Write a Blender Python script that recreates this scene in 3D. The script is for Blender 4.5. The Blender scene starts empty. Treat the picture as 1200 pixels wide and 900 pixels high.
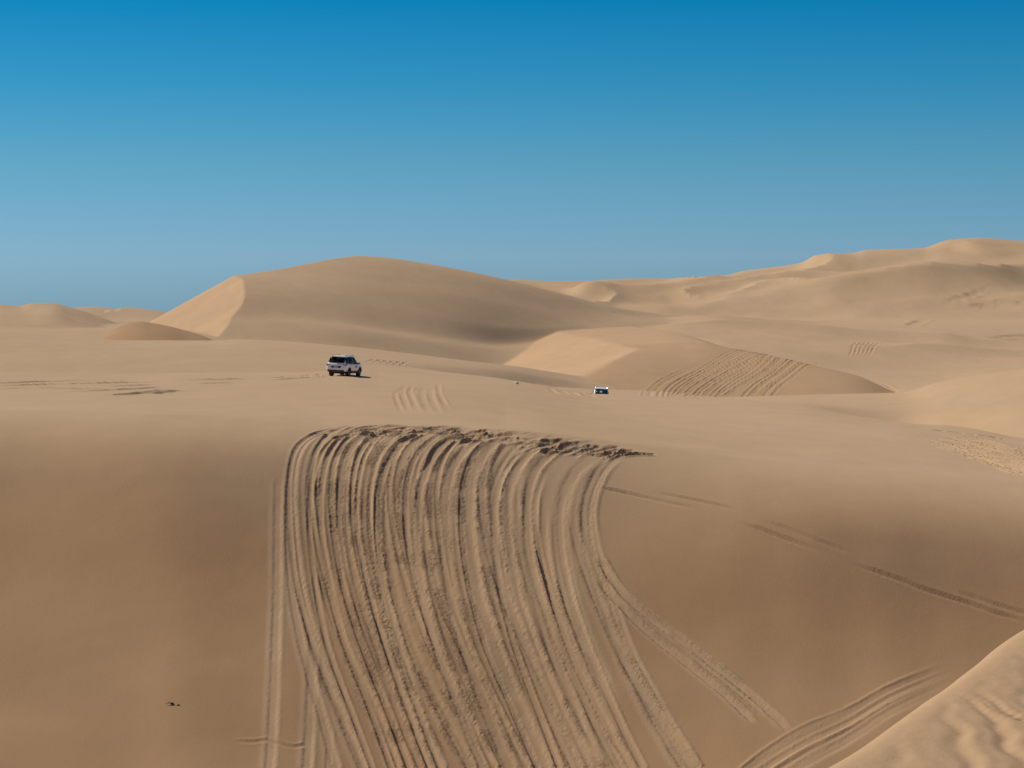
import bpy, math, random
import numpy as np
from mathutils import Vector, Matrix

C = bpy.context.scene
COL = C.collection
rng = np.random.default_rng(7)
random.seed(7)

# ------------------------------------------------------------------ camera
F = 2400.0            # focal length in units of a 1200-wide frame
YH = 350.0            # eye-level line in that frame
cam_d = bpy.data.cameras.new('camera')
cam_d.sensor_fit = 'HORIZONTAL'
cam_d.sensor_width = 36.0
PITCH = math.atan((450.0 - YH) / F)
cam_d.lens = 36.0 * (F / math.cos(PITCH)) / 1200.0 * math.cos(PITCH)
cam_d.clip_start = 0.1
cam_d.clip_end = 20000
cam = bpy.data.objects.new('camera', cam_d)
cam.location = (0, 0, 0)
cam.rotation_euler = (math.pi / 2 - PITCH, 0, 0)
COL.objects.link(cam)
C.camera = cam

# ------------------------------------------------------------------ light
SUN_AZ = math.radians(-61)     # clockwise from +Y (view direction); negative = left
SUN_EL = math.radians(46)
sd = Vector((math.sin(SUN_AZ) * math.cos(SUN_EL), math.cos(SUN_AZ) * math.cos(SUN_EL), math.sin(SUN_EL)))
sun_d = bpy.data.lights.new('sun', 'SUN')
sun_d.energy = 4.55
sun_d.angle = math.radians(0.53)
sun_d.color = (1.0, 0.90, 0.75)
sun = bpy.data.objects.new('sun', sun_d)
sun.rotation_euler = sd.to_track_quat('Z', 'Y').to_euler()
COL.objects.link(sun)

W = bpy.data.worlds.new('World')
C.world = W
W.use_nodes = True
nt = W.node_tree
nt.nodes.clear()
def N(tree, t, **kw):
    n = tree.nodes.new(t)
    for k, v in kw.items():
        setattr(n, k, v)
    return n
sky = N(nt, 'ShaderNodeTexSky', sky_type='NISHITA', sun_disc=False)
sky.sun_elevation = SUN_EL
sky.sun_rotation = SUN_AZ
sky.altitude = 300
sky.air_density = 1.0
sky.dust_density = 0.15
sky.ozone_density = 2.5
geo = N(nt, 'ShaderNodeTexCoord')
sep = N(nt, 'ShaderNodeSeparateXYZ')
nt.links.new(geo.outputs['Generated'], sep.inputs[0])
ramp = N(nt, 'ShaderNodeValToRGB')
mp = N(nt, 'ShaderNodeMapRange')
mp.inputs['From Min'].default_value = 0.0
mp.inputs['From Max'].default_value = 0.30
nt.links.new(sep.outputs['Z'], mp.inputs['Value'])
nt.links.new(mp.outputs[0], ramp.inputs[0])
SKY_STOPS = [(0.0, (0.225, 0.435, 0.79)), (0.07, (0.271, 0.472, 0.806)), (0.208, (0.195, 0.46, 0.664)),
             (0.345, (0.077, 0.433, 0.645)), (0.481, (0.008, 0.389, 0.616)), (1.0, (0.10, 0.40, 0.60))]
SKY_STOPS = [(p, c) for p, c in SKY_STOPS]
el = ramp.color_ramp.elements
el[0].position, el[0].color = SKY_STOPS[0][0], (*SKY_STOPS[0][1], 1)
el[1].position, el[1].color = SKY_STOPS[-1][0], (*SKY_STOPS[-1][1], 1)
for p, c in SKY_STOPS[1:-1]:
    e = el.new(p)
    e.color = (*c, 1)
mul = N(nt, 'ShaderNodeMix', data_type='RGBA', blend_type='MULTIPLY')
mul.inputs[0].default_value = 1.0
bg = N(nt, 'ShaderNodeBackground')
bg.inputs['Strength'].default_value = 0.087
out = N(nt, 'ShaderNodeOutputWorld')
nt.links.new(sky.outputs[0], mul.inputs[6])
nt.links.new(ramp.outputs[0], mul.inputs[7])
nt.links.new(mul.outputs[2], bg.inputs[0])
nt.links.new(bg.outputs[0], out.inputs[0])

C.view_settings.view_transform = 'Standard'
C.view_settings.look = 'None'
C.view_settings.exposure = 0.34
C.view_settings.gamma = 1.0
C.view_settings.use_curve_mapping = False

# ------------------------------------------------------------------ materials
def mat(name, col, rough=0.5, metal=0.0, spec=0.5, coat=0.0):
    m = bpy.data.materials.new(name)
    m.use_nodes = True
    b = m.node_tree.nodes['Principled BSDF']
    b.inputs['Base Color'].default_value = (*col, 1)
    b.inputs['Roughness'].default_value = rough
    b.inputs['Metallic'].default_value = metal
    b.inputs['Specular IOR Level'].default_value = spec
    b.inputs['Coat Weight'].default_value = coat
    # a little dust so no surface is perfectly even
    t = m.node_tree
    tc = N(t, 'ShaderNodeTexCoord')
    ns = N(t, 'ShaderNodeTexNoise')
    ns.inputs['Scale'].default_value = 3.0
    ns.inputs['Detail'].default_value = 5.0
    mr = N(t, 'ShaderNodeMapRange')
    mr.inputs['From Min'].default_value = 0.45
    mr.inputs['From Max'].default_value = 0.8
    mr.inputs['To Max'].default_value = 0.22
    mx = N(t, 'ShaderNodeMix', data_type='RGBA')
    mx.inputs[6].default_value = (*col, 1)
    mx.inputs[7].default_value = (0.30, 0.21, 0.13, 1)
    t.links.new(tc.outputs['Object'], ns.inputs['Vector'])
    t.links.new(ns.outputs[0], mr.inputs['Value'])
    t.links.new(mr.outputs[0], mx.inputs[0])
    t.links.new(mx.outputs[2], b.inputs['Base Color'])
    return m

def sand_material():
    m = bpy.data.materials.new('sand')
    m.use_nodes = True
    t = m.node_tree
    L = t.links.new
    b = t.nodes['Principled BSDF']
    b.inputs['Roughness'].default_value = 0.95
    b.inputs['Specular IOR Level'].default_value = 0.08
    b.inputs['Diffuse Roughness'].default_value = 0.3
    tc = N(t, 'ShaderNodeTexCoord')
    def noise(scale, detail=4.0, rough=0.55, stretch=None):
        n = N(t, 'ShaderNodeTexNoise')
        n.inputs['Scale'].default_value = scale
        n.inputs['Detail'].default_value = detail
        n.inputs['Roughness'].default_value = rough
        if stretch:
            mp_ = N(t, 'ShaderNodeMapping')
            mp_.inputs['Scale'].default_value = stretch
            L(tc.outputs['Object'], mp_.inputs['Vector'])
            L(mp_.outputs[0], n.inputs['Vector'])
        else:
            L(tc.outputs['Object'], n.inputs['Vector'])
        return n
    big = noise(0.02, 3.0, 0.5, (1, 0.6, 1))
    mid = noise(0.35, 4.0, 0.6, (1, 0.5, 1))
    grain = noise(9.0, 3.0, 0.7)
    # base colour: two close sand tones, mixed by large soft patches (mineral sorting)
    mixA = N(t, 'ShaderNodeMix', data_type='RGBA')
    mixA.inputs[6].default_value = (*SAND_A, 1)
    mixA.inputs[7].default_value = (*SAND_B, 1)
    mrA = N(t, 'ShaderNodeMapRange')
    mrA.inputs['From Min'].default_value = 0.32
    mrA.inputs['From Max'].default_value = 0.68
    L(big.outputs[0], mrA.inputs['Value'])
    L(mrA.outputs[0], mixA.inputs[0])
    # finer mottling
    mrB = N(t, 'ShaderNodeMapRange')
    mrB.inputs['From Min'].default_value = 0.3
    mrB.inputs['From Max'].default_value = 0.7
    mrB.inputs['To Min'].default_value = 0.965
    mrB.inputs['To Max'].default_value = 1.035
    L(mid.outputs[0], mrB.inputs['Value'])
    mrG = N(t, 'ShaderNodeMapRange')
    mrG.inputs['From Min'].default_value = 0.3
    mrG.inputs['From Max'].default_value = 0.7
    mrG.inputs['To Min'].default_value = 0.965
    mrG.inputs['To Max'].default_value = 1.035
    L(grain.outputs[0], mrG.inputs['Value'])
    mm = N(t, 'ShaderNodeMath', operation='MULTIPLY')
    L(mrB.outputs[0], mm.inputs[0])
    L(mrG.outputs[0], mm.inputs[1])
    vm = N(t, 'ShaderNodeVectorMath', operation='SCALE')
    L(mixA.outputs[2], vm.inputs[0])
    L(mm.outputs[0], vm.inputs[3])
    # brown crust with painted shade on the face; painted sunlight on slip faces
    src = vm
    for an, colr in (('umber_shade', UMBER_SHADE), ('pale', PALE_SUNLIT)):
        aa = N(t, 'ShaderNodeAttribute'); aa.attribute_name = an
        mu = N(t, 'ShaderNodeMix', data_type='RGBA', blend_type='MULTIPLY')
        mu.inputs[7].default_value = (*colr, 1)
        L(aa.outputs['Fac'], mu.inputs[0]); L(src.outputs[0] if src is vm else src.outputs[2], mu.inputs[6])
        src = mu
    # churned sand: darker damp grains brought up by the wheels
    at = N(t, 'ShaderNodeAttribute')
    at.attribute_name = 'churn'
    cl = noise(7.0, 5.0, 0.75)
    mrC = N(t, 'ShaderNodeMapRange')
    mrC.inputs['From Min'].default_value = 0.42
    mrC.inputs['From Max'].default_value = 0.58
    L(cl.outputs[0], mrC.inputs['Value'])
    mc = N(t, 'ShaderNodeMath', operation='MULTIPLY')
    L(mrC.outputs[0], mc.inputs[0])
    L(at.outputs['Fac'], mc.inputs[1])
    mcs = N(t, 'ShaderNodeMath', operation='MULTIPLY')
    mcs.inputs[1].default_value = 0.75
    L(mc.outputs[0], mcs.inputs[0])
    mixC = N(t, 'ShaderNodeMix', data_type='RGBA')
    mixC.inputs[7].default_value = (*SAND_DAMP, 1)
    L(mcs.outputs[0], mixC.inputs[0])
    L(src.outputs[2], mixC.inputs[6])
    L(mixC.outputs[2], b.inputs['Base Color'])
    # relief: wind ripples (fine) + grains + clods on churned parts
    wv = N(t, 'ShaderNodeTexWave')
    wv.inputs['Scale'].default_value = 1.6
    wv.inputs['Distortion'].default_value = 14.0
    wv.inputs['Detail'].default_value = 2.0
    wv.inputs['Detail Scale'].default_value = 0.6
    L(tc.outputs['Object'], wv.inputs['Vector'])
    rp = N(t, 'ShaderNodeMath', operation='MULTIPLY')
    rp.inputs[1].default_value = 0.0012
    L(wv.outputs[1], rp.inputs[0])
    gp = N(t, 'ShaderNodeMath', operation='MULTIPLY')
    gp.inputs[1].default_value = 0.007
    L(grain.outputs[0], gp.inputs[0])
    md_ = noise(0.9, 3.0, 0.5, (1, 0.45, 1))
    m2_ = N(t, 'ShaderNodeMath', operation='MULTIPLY_ADD')
    m2_.inputs[1].default_value = 0.022
    L(md_.outputs[0], m2_.inputs[0]); L(rp.outputs[0], m2_.inputs[2])
    rp = m2_
    s1 = N(t, 'ShaderNodeMath', operation='ADD')
    L(rp.outputs[0], s1.inputs[0]); L(gp.outputs[0], s1.inputs[1])
    cp = N(t, 'ShaderNodeMath', operation='MULTIPLY')
    cp.inputs[1].default_value = 0.035
    L(mc.outputs[0], cp.inputs[0])
    fine = noise(110.0, 2.0, 0.7)
    fg_ = N(t, 'ShaderNodeMath', operation='MULTIPLY_ADD')
    fg_.inputs[1].default_value = 0.0016
    L(fine.outputs[0], fg_.inputs[0]); L(s1.outputs[0], fg_.inputs[2])
    s1 = fg_
    s2 = N(t, 'ShaderNodeMath', operation='ADD')
    L(s1.outputs[0], s2.inputs[0]); L(cp.outputs[0], s2.inputs[1])
    bp = N(t, 'ShaderNodeBump')
    bp.inputs['Strength'].default_value = 0.8
    bp.inputs['Distance'].default_value = 1.0
    L(s2.outputs[0], bp.inputs['Height'])
    L(bp.outputs[0], b.inputs['Normal'])
    return m
SAND_A = (0.440, 0.305, 0.186)
SAND_B = (0.415, 0.284, 0.170)
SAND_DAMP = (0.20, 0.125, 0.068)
UMBER_SHADE = (0.74, 0.62, 0.49)  # brown of the face, deepened to carry part of its shade
PALE_SUNLIT = (1.08, 1.03, 1.0)  # tint that adds sunlit brightness to the slip faces
M_SAND = sand_material()

# ------------------------------------------------------------------ numeric helpers
def pchip(xk, yk, x):
    xk = np.asarray(xk, float); yk = np.asarray(yk, float); x = np.asarray(x, float)
    h = np.diff(xk); dl = np.diff(yk) / h
    m = np.zeros_like(yk)
    if len(xk) > 2:
        w1 = 2 * h[1:] + h[:-1]; w2 = h[1:] + 2 * h[:-1]
        ok = dl[:-1] * dl[1:] > 0
        with np.errstate(divide='ignore', invalid='ignore'):
            v = (w1 + w2) / (w1 / dl[:-1] + w2 / dl[1:])
        m[1:-1] = np.where(ok, v, 0)
    m[0] = dl[0]; m[-1] = dl[-1]
    i = np.clip(np.searchsorted(xk, x) - 1, 0, len(h) - 1)
    t = np.clip((x - xk[i]) / h[i], 0, 1)
    t2 = t * t; t3 = t2 * t
    return ((2 * t3 - 3 * t2 + 1) * yk[i] + (t3 - 2 * t2 + t) * h[i] * m[i]
            + (-2 * t3 + 3 * t2) * yk[i + 1] + (t3 - t2) * h[i] * m[i + 1])

def smooth1(a, k):
    if k <= 0: return a
    n = int(3 * k)
    w = np.exp(-0.5 * (np.arange(-n, n + 1) / k) ** 2); w /= w.sum()
    p = np.concatenate([np.full(n, a[0]), a, np.full(n, a[-1])])
    return np.convolve(p, w, 'valid')

_lat = rng.random((256, 256))
def vnoise(x, y):
    xi = np.floor(x).astype(int); yi = np.floor(y).astype(int)
    fx = x - xi; fy = y - yi
    fx = fx * fx * fx * (fx * (fx * 6 - 15) + 10); fy = fy * fy * fy * (fy * (fy * 6 - 15) + 10)
    a = _lat[xi & 255, yi & 255]; b_ = _lat[(xi + 1) & 255, yi & 255]
    c = _lat[xi & 255, (yi + 1) & 255]; d = _lat[(xi + 1) & 255, (yi + 1) & 255]
    return (a * (1 - fx) + b_ * fx) * (1 - fy) + (c * (1 - fx) + d * fx) * fy
def fbm(x, y, o=4, g=0.5):
    s = 0; a = 1; n = 0
    for k in range(o):
        s = s + a * (vnoise(x * 2 ** k + 17.3 * k, y * 2 ** k + 5.1 * k) - 0.5) * 2
        n += a; a *= g
    return s / n
def smax(a, b, k):
    if k <= 0: return np.maximum(a, b)
    h = np.clip(0.5 + 0.5 * (a - b) / k, 0, 1)
    return b * (1 - h) + a * h + k * h * (1 - h)
def smin(a, b, k):
    return -smax(-a, -b, k)
def sstep(a, b, x):
    t = np.clip((x - a) / (b - a), 0, 1)
    return t * t * (3 - 2 * t)

# ------------------------------------------------------------------ grid: rings of distance x bearings
def seg(a, b, st): return np.arange(a, b - 1e-6, st)
_ug = np.arange(-60.0, 1262.0, 0.5)
_sp = 0.92 + 1.0 / (1 + np.exp((_ug - 270) / 14.0)) + 0.6 / (1 + np.exp(-(_ug - 990) / 14.0))
_cn = np.concatenate([[0], np.cumsum(0.5 / _sp[:-1])])
U_in = np.interp(np.arange(0, int(_cn[-1])), _cn, _ug)
AZ_in = np.arctan((U_in - 600) / F)
azL = AZ_in[0] - np.cumsum(np.geomspace(0.004, 0.25, 22))
azL = azL[azL > -math.pi + 0.05]
azR = AZ_in[-1] + np.cumsum(np.geomspace(0.004, 0.25, 22))
azR = azR[azR < math.pi - 0.05]
AZ = np.concatenate([azL[::-1], AZ_in, azR])
UU = 600 + F * np.tan(np.clip(AZ, -0.35, 0.35))       # bearing in frame units, held constant outside
DD = np.concatenate([np.geomspace(0.4, 7, 14)[:-1], seg(7, 18.0, 0.08), np.geomspace(18.0, 90, 24)[:-1],
                     seg(90, 97, 0.15), seg(97, 128, 0.07), seg(128, 140, 0.25), seg(140, 180, 0.42), seg(180, 300, 0.85), seg(300, 480, 1.2),
                     seg(480, 800, 3.2), np.geomspace(800, 6000, 60)])
nc, nr = len(AZ), len(DD)
# DD is the depth measured straight ahead (y) inside the view, bending into a ring outside it
ca = np.cos(AZ)
sec = 1 / np.cos(np.clip(AZ, -0.35, 0.35))
X = (DD[:, None] * sec[None, :]) * np.sin(AZ)[None, :]
Y = (DD[:, None] * sec[None, :]) * ca[None, :]
Dg = np.repeat(DD[:, None], nc, 1)
Ug = np.repeat(UU[None, :], nr, 0)

UG = np.arange(-420.0, 1621.0, 1.0)
def row(pts, sm=10):
    """pts: (u, depth, y-in-frame) -> depth(u), z(u) for all columns"""
    pts = sorted(pts)
    u = [p[0] for p in pts]
    d = pchip(u, [p[1] for p in pts], np.clip(UG, u[0], u[-1]))
    z = pchip(u, [-(p[2] - YH) * p[1] / F for p in pts], np.clip(UG, u[0], u[-1]))
    return on_cols(smooth1(d, sm)), on_cols(smooth1(z, sm))
def on_cols(a):
    i = np.clip(np.searchsorted(UG, UU) - 1, 0, len(UG) - 2)
    return a[i] + (a[i + 1] - a[i]) * np.clip(UU - UG[i], 0, 1)
def rowz(pts, sm=10):
    pts = sorted(pts)
    u = [p[0] for p in pts]
    d = pchip(u, [p[1] for p in pts], np.clip(UG, u[0], u[-1]))
    z = pchip(u, [p[2] for p in pts], np.clip(UG, u[0], u[-1]))
    return on_cols(smooth1(d, sm)), on_cols(smooth1(z, sm))
def loft(rows, near=0.3, far=0.25):
    """rows ordered by depth; outside them the surface dives away"""
    R = np.array([r[0] for r in rows]); Z = np.array([r[1] for r in rows])
    o = np.empty((nr, nc))
    for c in range(nc):
        k = R[:, c].copy()
        for i in range(1, len(k)):
            k[i] = max(k[i], k[i - 1] + 0.3)
        z = pchip(k, Z[:, c], DD)
        z = np.where(DD < k[0], Z[0, c] - near * (k[0] - DD), z)
        z = np.where(DD > k[-1], Z[-1, c] - far * (DD - k[-1]), z)
        o[:, c] = z
    return o
def at(u, d): return ((u - 600) / F * d, d)

# ---- the dune with the slip face and the flat top behind it
brink = [(-200, 134, 485), (0, 132, 480), (150, 130, 483), (320, 128, 492), (400, 127, 498), (500, 126, 500),
         (600, 125.5, 503), (700, 125, 514), (780, 125, 524), (900, 124.6, 538), (1050, 124, 550), (1200, 122.8, 565), (1400, 121, 585)]
bd, bz = row(brink, 14)
OFF = np.array([0, 10, 25, 50, 80, 120, 200, 300, 420, 520])
ST = {-150: [4, 8, 14, 23, 28, 27, 22, 18, 15, 13],
      0:   [4, 8, 15, 25, 29, 26, 22, 18, 15, 13],
      150: [3, 6, 11, 20, 28, 29, 24, 19, 15, 13],
      320: [3, 8, 14, 24, 29, 28, 25, 21, 17, 15],
      400: [4, 13, 22, 28, 30, 30, 28, 26, 23, 21],
      600: [5, 20, 30, 32, 32, 32, 30, 29, 26, 24],
      740: [4, 14, 24, 30, 31, 31, 30, 28, 25, 23],
      850: [3, 7, 12, 22, 31, 33, 29, 24, 21, 19],
      1000: [2, 4, 9, 20, 31, 34, 28, 21, 18, 16],
      1200: [2, 4, 8, 20, 32, 34, 26, 18, 15, 13],
      1400: [2, 4, 8, 20, 32, 34, 26, 18, 15, 13]}
us = sorted(ST)
tt = np.arange(0, 521, 8.0)
tab = np.array([np.interp(tt, OFF, ST[u]) for u in us])
slope = np.array([on_cols(smooth1(pchip(us, tab[:, j], np.clip(UG, us[0], us[-1])), 60)) for j in range(len(tt))])  # nt x nc
slope = np.tan(np.radians(slope))
yb = YH - bz * F / bd
foot = on_cols(smooth1(np.interp(UG, [-100, 300, 600, 900, 1200], [97, 98, 100, 99.6, 98.6]), 60))     # depth at which the face passes y = 900
fac = np.ones(nc)
for it in range(14):
    fd = [bd.copy()]; fz = [bz.copy()]
    d = bd.copy(); k = -bz / bd; kend = (900 - YH) / F
    dend = d.copy()
    for j in range(1, len(tt)):
        dk = (tt[j] - tt[j - 1]) / F
        s = 0.5 * (slope[j] + slope[j - 1]) * fac
        d = d * np.exp(-dk / (s + k + dk / 2))
        k = k + dk
        dend = np.where(k < kend, d, dend)
        fd.append(d.copy()); fz.append(-k * d)
    fac = fac * np.clip(1 + 0.06 * (foot - dend), 0.8, 1.25)
    oo = np.argsort(UU, kind='stable')
    fac = on_cols(smooth1(np.interp(UG, UU[oo], fac[oo]), 25))
print('face factor', fac[::200].round(2))
face_rows = [(a, b_) for a, b_ in zip(fd, fz)][::-1]
low1 = (face_rows[0][0] - 12, face_rows[0][1] - 2.6)
low2 = (face_rows[0][0] - 40, face_rows[0][1] - 3.2)
crestA = row([(-200, 190, 436), (0, 190, 436.5), (150, 190, 438.5), (230, 188, 437), (340, 188, 438), (385, 192, 436.5), (405, 202, 432),
              (430, 218, 428), (480, 226, 431), (560, 226, 440.5), (620, 220, 449), (700, 214, 461.5), (760, 214, 464), (860, 216, 468),
              (930, 214, 473), (1000, 200, 487), (1050, 190, 494.5), (1120, 180, 499.5), (1200, 170, 514), (1400, 160, 530)], 5)
midA = row([(-200, 160, 455), (0, 160, 455), (230, 160, 456), (400, 157, 459), (500, 160, 461), (600, 165, 467), (700, 165, 482), (780, 165, 488),
            (900, 160, 497), (1050, 150, 515), (1200, 142, 541), (1400, 138, 560)], 14)
vA = rowz([(-200, 208, -8.3), (0, 208, -8.3), (230, 206, -8.2), (400, 222, -8.2), (480, 250, -9.4), (560, 246, -10.2), (640, 236, -11.6), (700, 234, -12.2),
           (760, 233, -12.45), (860, 232, -12.8), (930, 230, -13.2), (1000, 214, -13.6), (1050, 202, -13.8), (1120, 192, -13.2), (1200, 182, -13.6), (1400, 170, -14)], 8)
vB = rowz([(-200, 240, -11), (400, 250, -11), (560, 272, -11.2), (640, 268, -11.5), (700, 268, -11.85), (760, 268, -12.0), (860, 266, -13.2), (930, 260, -14.6), (1050, 230, -16), (1400, 200, -17)], 8)
G = loft([low2, low1] + face_rows + [midA, crestA, vA, vB], near=-0.02, far=0.3)
G += fbm(X / 9, Y / 5, 3) * 0.07 * sstep(20, 60, Dg)
G += fbm(X / 22 + 3, Y / 9, 2) * 0.5 * (1 - 0.5 * sstep(330, 420, Ug)) * sstep(60, 90, Dg) * (1 - sstep(112, 124, Dg)) 

# ---- low swell behind it
H = loft([rowz([(-200, 195, -10), (200, 195, -10), (400, 205, -9.6), (560, 225, -11), (700, 248, -13.4), (860, 258, -15.5), (1000, 260, -17)]),
          rowz([(-200, 214, -7.9), (200, 214, -7.9), (400, 224, -8.0), (560, 246, -10.3), (700, 272, -13.0), (860, 272, -15), (1000, 275, -17)]),
          row([(-200, 238, 414), (0, 238, 414), (200, 238, 415), (400, 242, 420), (560, 262, 431), (700, 285, 449), (800, 285, 463), (1000, 290, 490)]),
          row([(-200, 272, 388), (0, 272, 392), (100, 272, 396), (145, 270, 399), (250, 270, 399), (280, 270, 397.5), (400, 268, 406), (480, 272, 415), (540, 276, 422),
               (600, 284, 428), (660, 292, 438), (700, 298, 445), (760, 298, 455), (860, 298, 464), (1000, 300, 492)], 5),
          rowz([(-200, 310, -6.5), (200, 310, -7.2), (400, 306, -8.2), (560, 310, -12), (700, 320, -15), (860, 320, -17), (1000, 320, -20)])], far=0.05)
H += fbm(X / 18, Y / 14, 3) * 0.16

# ---- small dark mound
Mn = loft([rowz([(20, 285, -30), (60, 285, -9.5), (110, 285, -7.2), (165, 282, -6.6), (240, 285, -7.4), (270, 285, -9), (310, 285, -30)]),
           row([(20, 296, 600), (60, 296, 425), (115, 296, 399), (140, 297, 387), (165, 298, 381.5), (190, 297.5, 384), (220, 297, 391), (245, 296, 398), (270, 296, 415), (310, 296, 600)], 4),
           row([(20, 302, 600), (60, 302, 425), (115, 302, 397.5), (140, 303, 382.5), (165, 304, 377), (190, 303.5, 380.5), (220, 303, 388), (245, 302, 396.5), (270, 302, 415), (310, 302, 600)], 4),
           rowz([(20, 322, -30), (60, 318, -12), (165, 322, -6.5), (270, 318, -12), (310, 322, -30)])], far=0.3)

# ---- desert floor
V = loft([rowz([(-200, 300, -6.5), (100, 300, -6.6), (200, 300, -6.2), (300, 300, -8), (560, 300, -15), (1200, 300, -20)]),
          row([(-200, 360, 384), (100, 360, 390), (130, 360, 392), (200, 360, 386), (270, 350, 395), (400, 350, 430), (800, 360, 470), (1200, 360, 470)], 6),
          rowz([(-200, 480, -6), (130, 480, -6.2), (300, 480, -9), (1200, 480, -14)]),
          rowz([(-200, 900, -14), (200, 900, -14), (1200, 900, -20)]),
          rowz([(-200, 1600, -24), (1200, 1600, -34)]),
          rowz([(-200, 6000, -80), (1200, 6000, -110)])], near=0.1, far=0.02)
V += fbm(X / 60, Y / 50, 3) * 0.6 * sstep(320, 420, Dg)

# ---- far-left hill, and the dunes behind it
Nh = loft([rowz([(-300, 385, -10), (0, 385, -8.5), (60, 385, -8), (110, 385, -9), (140, 385, -13)]),
           row([(-300, 410, 380), (0, 410, 382), (60, 410, 385), (100, 410, 391), (120, 410, 396), (145, 410, 410)]),
           row([(-300, 455, 362), (0, 455, 364), (30, 455, 366), (60, 455, 364), (90, 455, 373), (120, 455, 384), (145, 455, 396)], 5),
           row([(-300, 500, 352), (0, 500, 357), (25, 500, 358.5), (37, 500, 355.5), (60, 500, 355), (85, 500, 361), (110, 500, 369), (130, 500, 376), (150, 500, 386)], 3),
           rowz([(-300, 560, -8), (60, 560, -6), (150, 560, -12)])], far=0.1)
Nh += fbm(X / 22, Y / 30, 3) * 0.35
Oh = loft([rowz([(-300, 700, -9), (60, 700, -8), (200, 700, -7.5), (300, 700, -20)]),
           row([(-300, 760, 368), (60, 760, 366), (90, 760, 365), (130, 760, 372), (180, 760, 374), (300, 760, 400)], 5),
           row([(-300, 850, 350), (50, 850, 362), (82, 850, 357), (112, 850, 355.5), (150, 850, 360), (182, 850, 363.5), (230, 850, 372), (300, 850, 390)], 3),
           rowz([(-300, 1000, -8), (200, 1000, -10), (300, 1000, -30)])], far=0.05)
px, py = at(131, 800)
Oface = -4.3 + 0.62 * (X - px) + 0.07 * (Y - py)
Oleft = Oh - 1.4                                       # a lower hollow left of that face
Oh = np.maximum(np.minimum(Oh, Oface), np.minimum(Oleft, -0.45 * (X - px) + 40))

# ---- the big dune with the bright slip face on its left
D1 = loft([rowz([(100, 300, -12), (400, 305, -12), (560, 335, -14), (700, 360, -16), (900, 380, -20)]),
           row([(100, 332, 398), (270, 334, 399), (330, 334, 401), (400, 335, 407), (450, 336, 416), (520, 341, 427), (560, 349, 431), (600, 364, 427), (660, 374, 412), (750, 402, 395), (900, 430, 392)], 24),
           row([(100, 343, 376), (270, 345, 377), (330, 346, 379), (400, 347, 384), (450, 351, 391), (520, 360, 402), (560, 369, 408), (600, 379, 411), (660, 390, 402), (750, 411, 388), (900, 440, 386)], 24),
           row([(100, 346, 371), (270, 348, 372), (330, 351, 373), (400, 355, 378), (450, 360, 386), (520, 369, 396), (560, 377, 402), (600, 386, 406), (660, 397, 397), (750, 418, 385), (900, 450, 382)], 24),
           row([(100, 358, 345), (270, 360, 346), (330, 365, 347), (400, 372, 352), (450, 377, 359), (520, 383, 371), (560, 388, 378), (600, 394, 384), (660, 405, 383), (750, 428, 378), (900, 470, 378)], 24),
           row([(100, 378, 322), (270, 380, 324), (330, 387, 324), (400, 394, 324), (450, 397, 329), (520, 400, 341), (560, 403, 349), (600, 408, 357), (680, 424, 366), (750, 445, 371), (900, 500, 374)], 24),
           row([(100, 425, 316), (200, 425, 315), (262, 425, 315), (300, 425, 310.5), (340, 426, 305), (400, 430, 301), (440, 431, 302), (500, 432, 309), (550, 433, 318),
                (600, 436, 329), (650, 441, 342), (700, 450, 355), (760, 468, 366), (800, 495, 371), (900, 540, 380)], 6),
           rowz([(100, 500, -4), (400, 500, 2), (700, 560, -10), (900, 600, -12)])], far=0.3)
D1 += fbm(X / 40, Y / 30, 3) * 0.5
px, py = at(289, 356)
ty = Y - py
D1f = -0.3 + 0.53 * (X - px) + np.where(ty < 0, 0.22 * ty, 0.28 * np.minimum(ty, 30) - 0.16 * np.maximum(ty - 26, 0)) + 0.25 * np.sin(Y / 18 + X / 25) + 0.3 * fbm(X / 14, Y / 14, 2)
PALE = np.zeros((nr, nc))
PALE = np.maximum(PALE, sstep(-0.3, 0.3, D1 - D1f) * (np.maximum(D1, D1f) > -30) * (Dg > 320) * (Dg < 520) * (Ug < 330))  # sunlit brightness of the left slip face, put into the colour
D1 = smin(D1, D1f, 0.12)

# ---- dune in the middle: tracks on its camera side, bright slip face to the left
Q = loft([rowz([(600, 262, -22), (700, 262, -16), (760, 262, -14.6), (1000, 262, -14.2), (1100, 262, -18)]),
          row([(600, 284, 480), (700, 284, 452), (760, 284, 452), (850, 282, 462), (900, 280, 466), (1000, 276, 470), (1100, 276, 490)]),
          row([(600, 296, 455), (700, 296, 438), (750, 298, 434), (800, 298, 437), (900, 292, 446), (1000, 284, 458), (1100, 282, 485)]),
          row([(600, 330, 425), (700, 325, 413), (750, 325, 410), (790, 328, 405), (820, 326, 404), (860, 322, 409), (900, 314, 416), (960, 302, 430), (1000, 296, 439), (1050, 290, 461), (1100, 288, 482)], 5),
          rowz([(600, 430, -5.5), (700, 430, -5.5), (790, 400, -6.5), (850, 370, -9), (900, 350, -12), (1000, 330, -15), (1100, 320, -19)])], far=0.25)
px, py = at(750, 311)
ty = Y - py
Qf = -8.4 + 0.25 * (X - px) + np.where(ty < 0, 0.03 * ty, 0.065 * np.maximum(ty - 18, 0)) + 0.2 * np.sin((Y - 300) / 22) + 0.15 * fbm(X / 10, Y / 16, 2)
PALEQ = np.maximum(sstep(-0.3, 0.3, Q - Qf), 0.8 * sstep(332, 345, Dg) * sstep(840, 815, Ug))  # painted sunlight on the slip face and the ground behind its crest
Q = smin(Q, Qf, 0.08)

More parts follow.
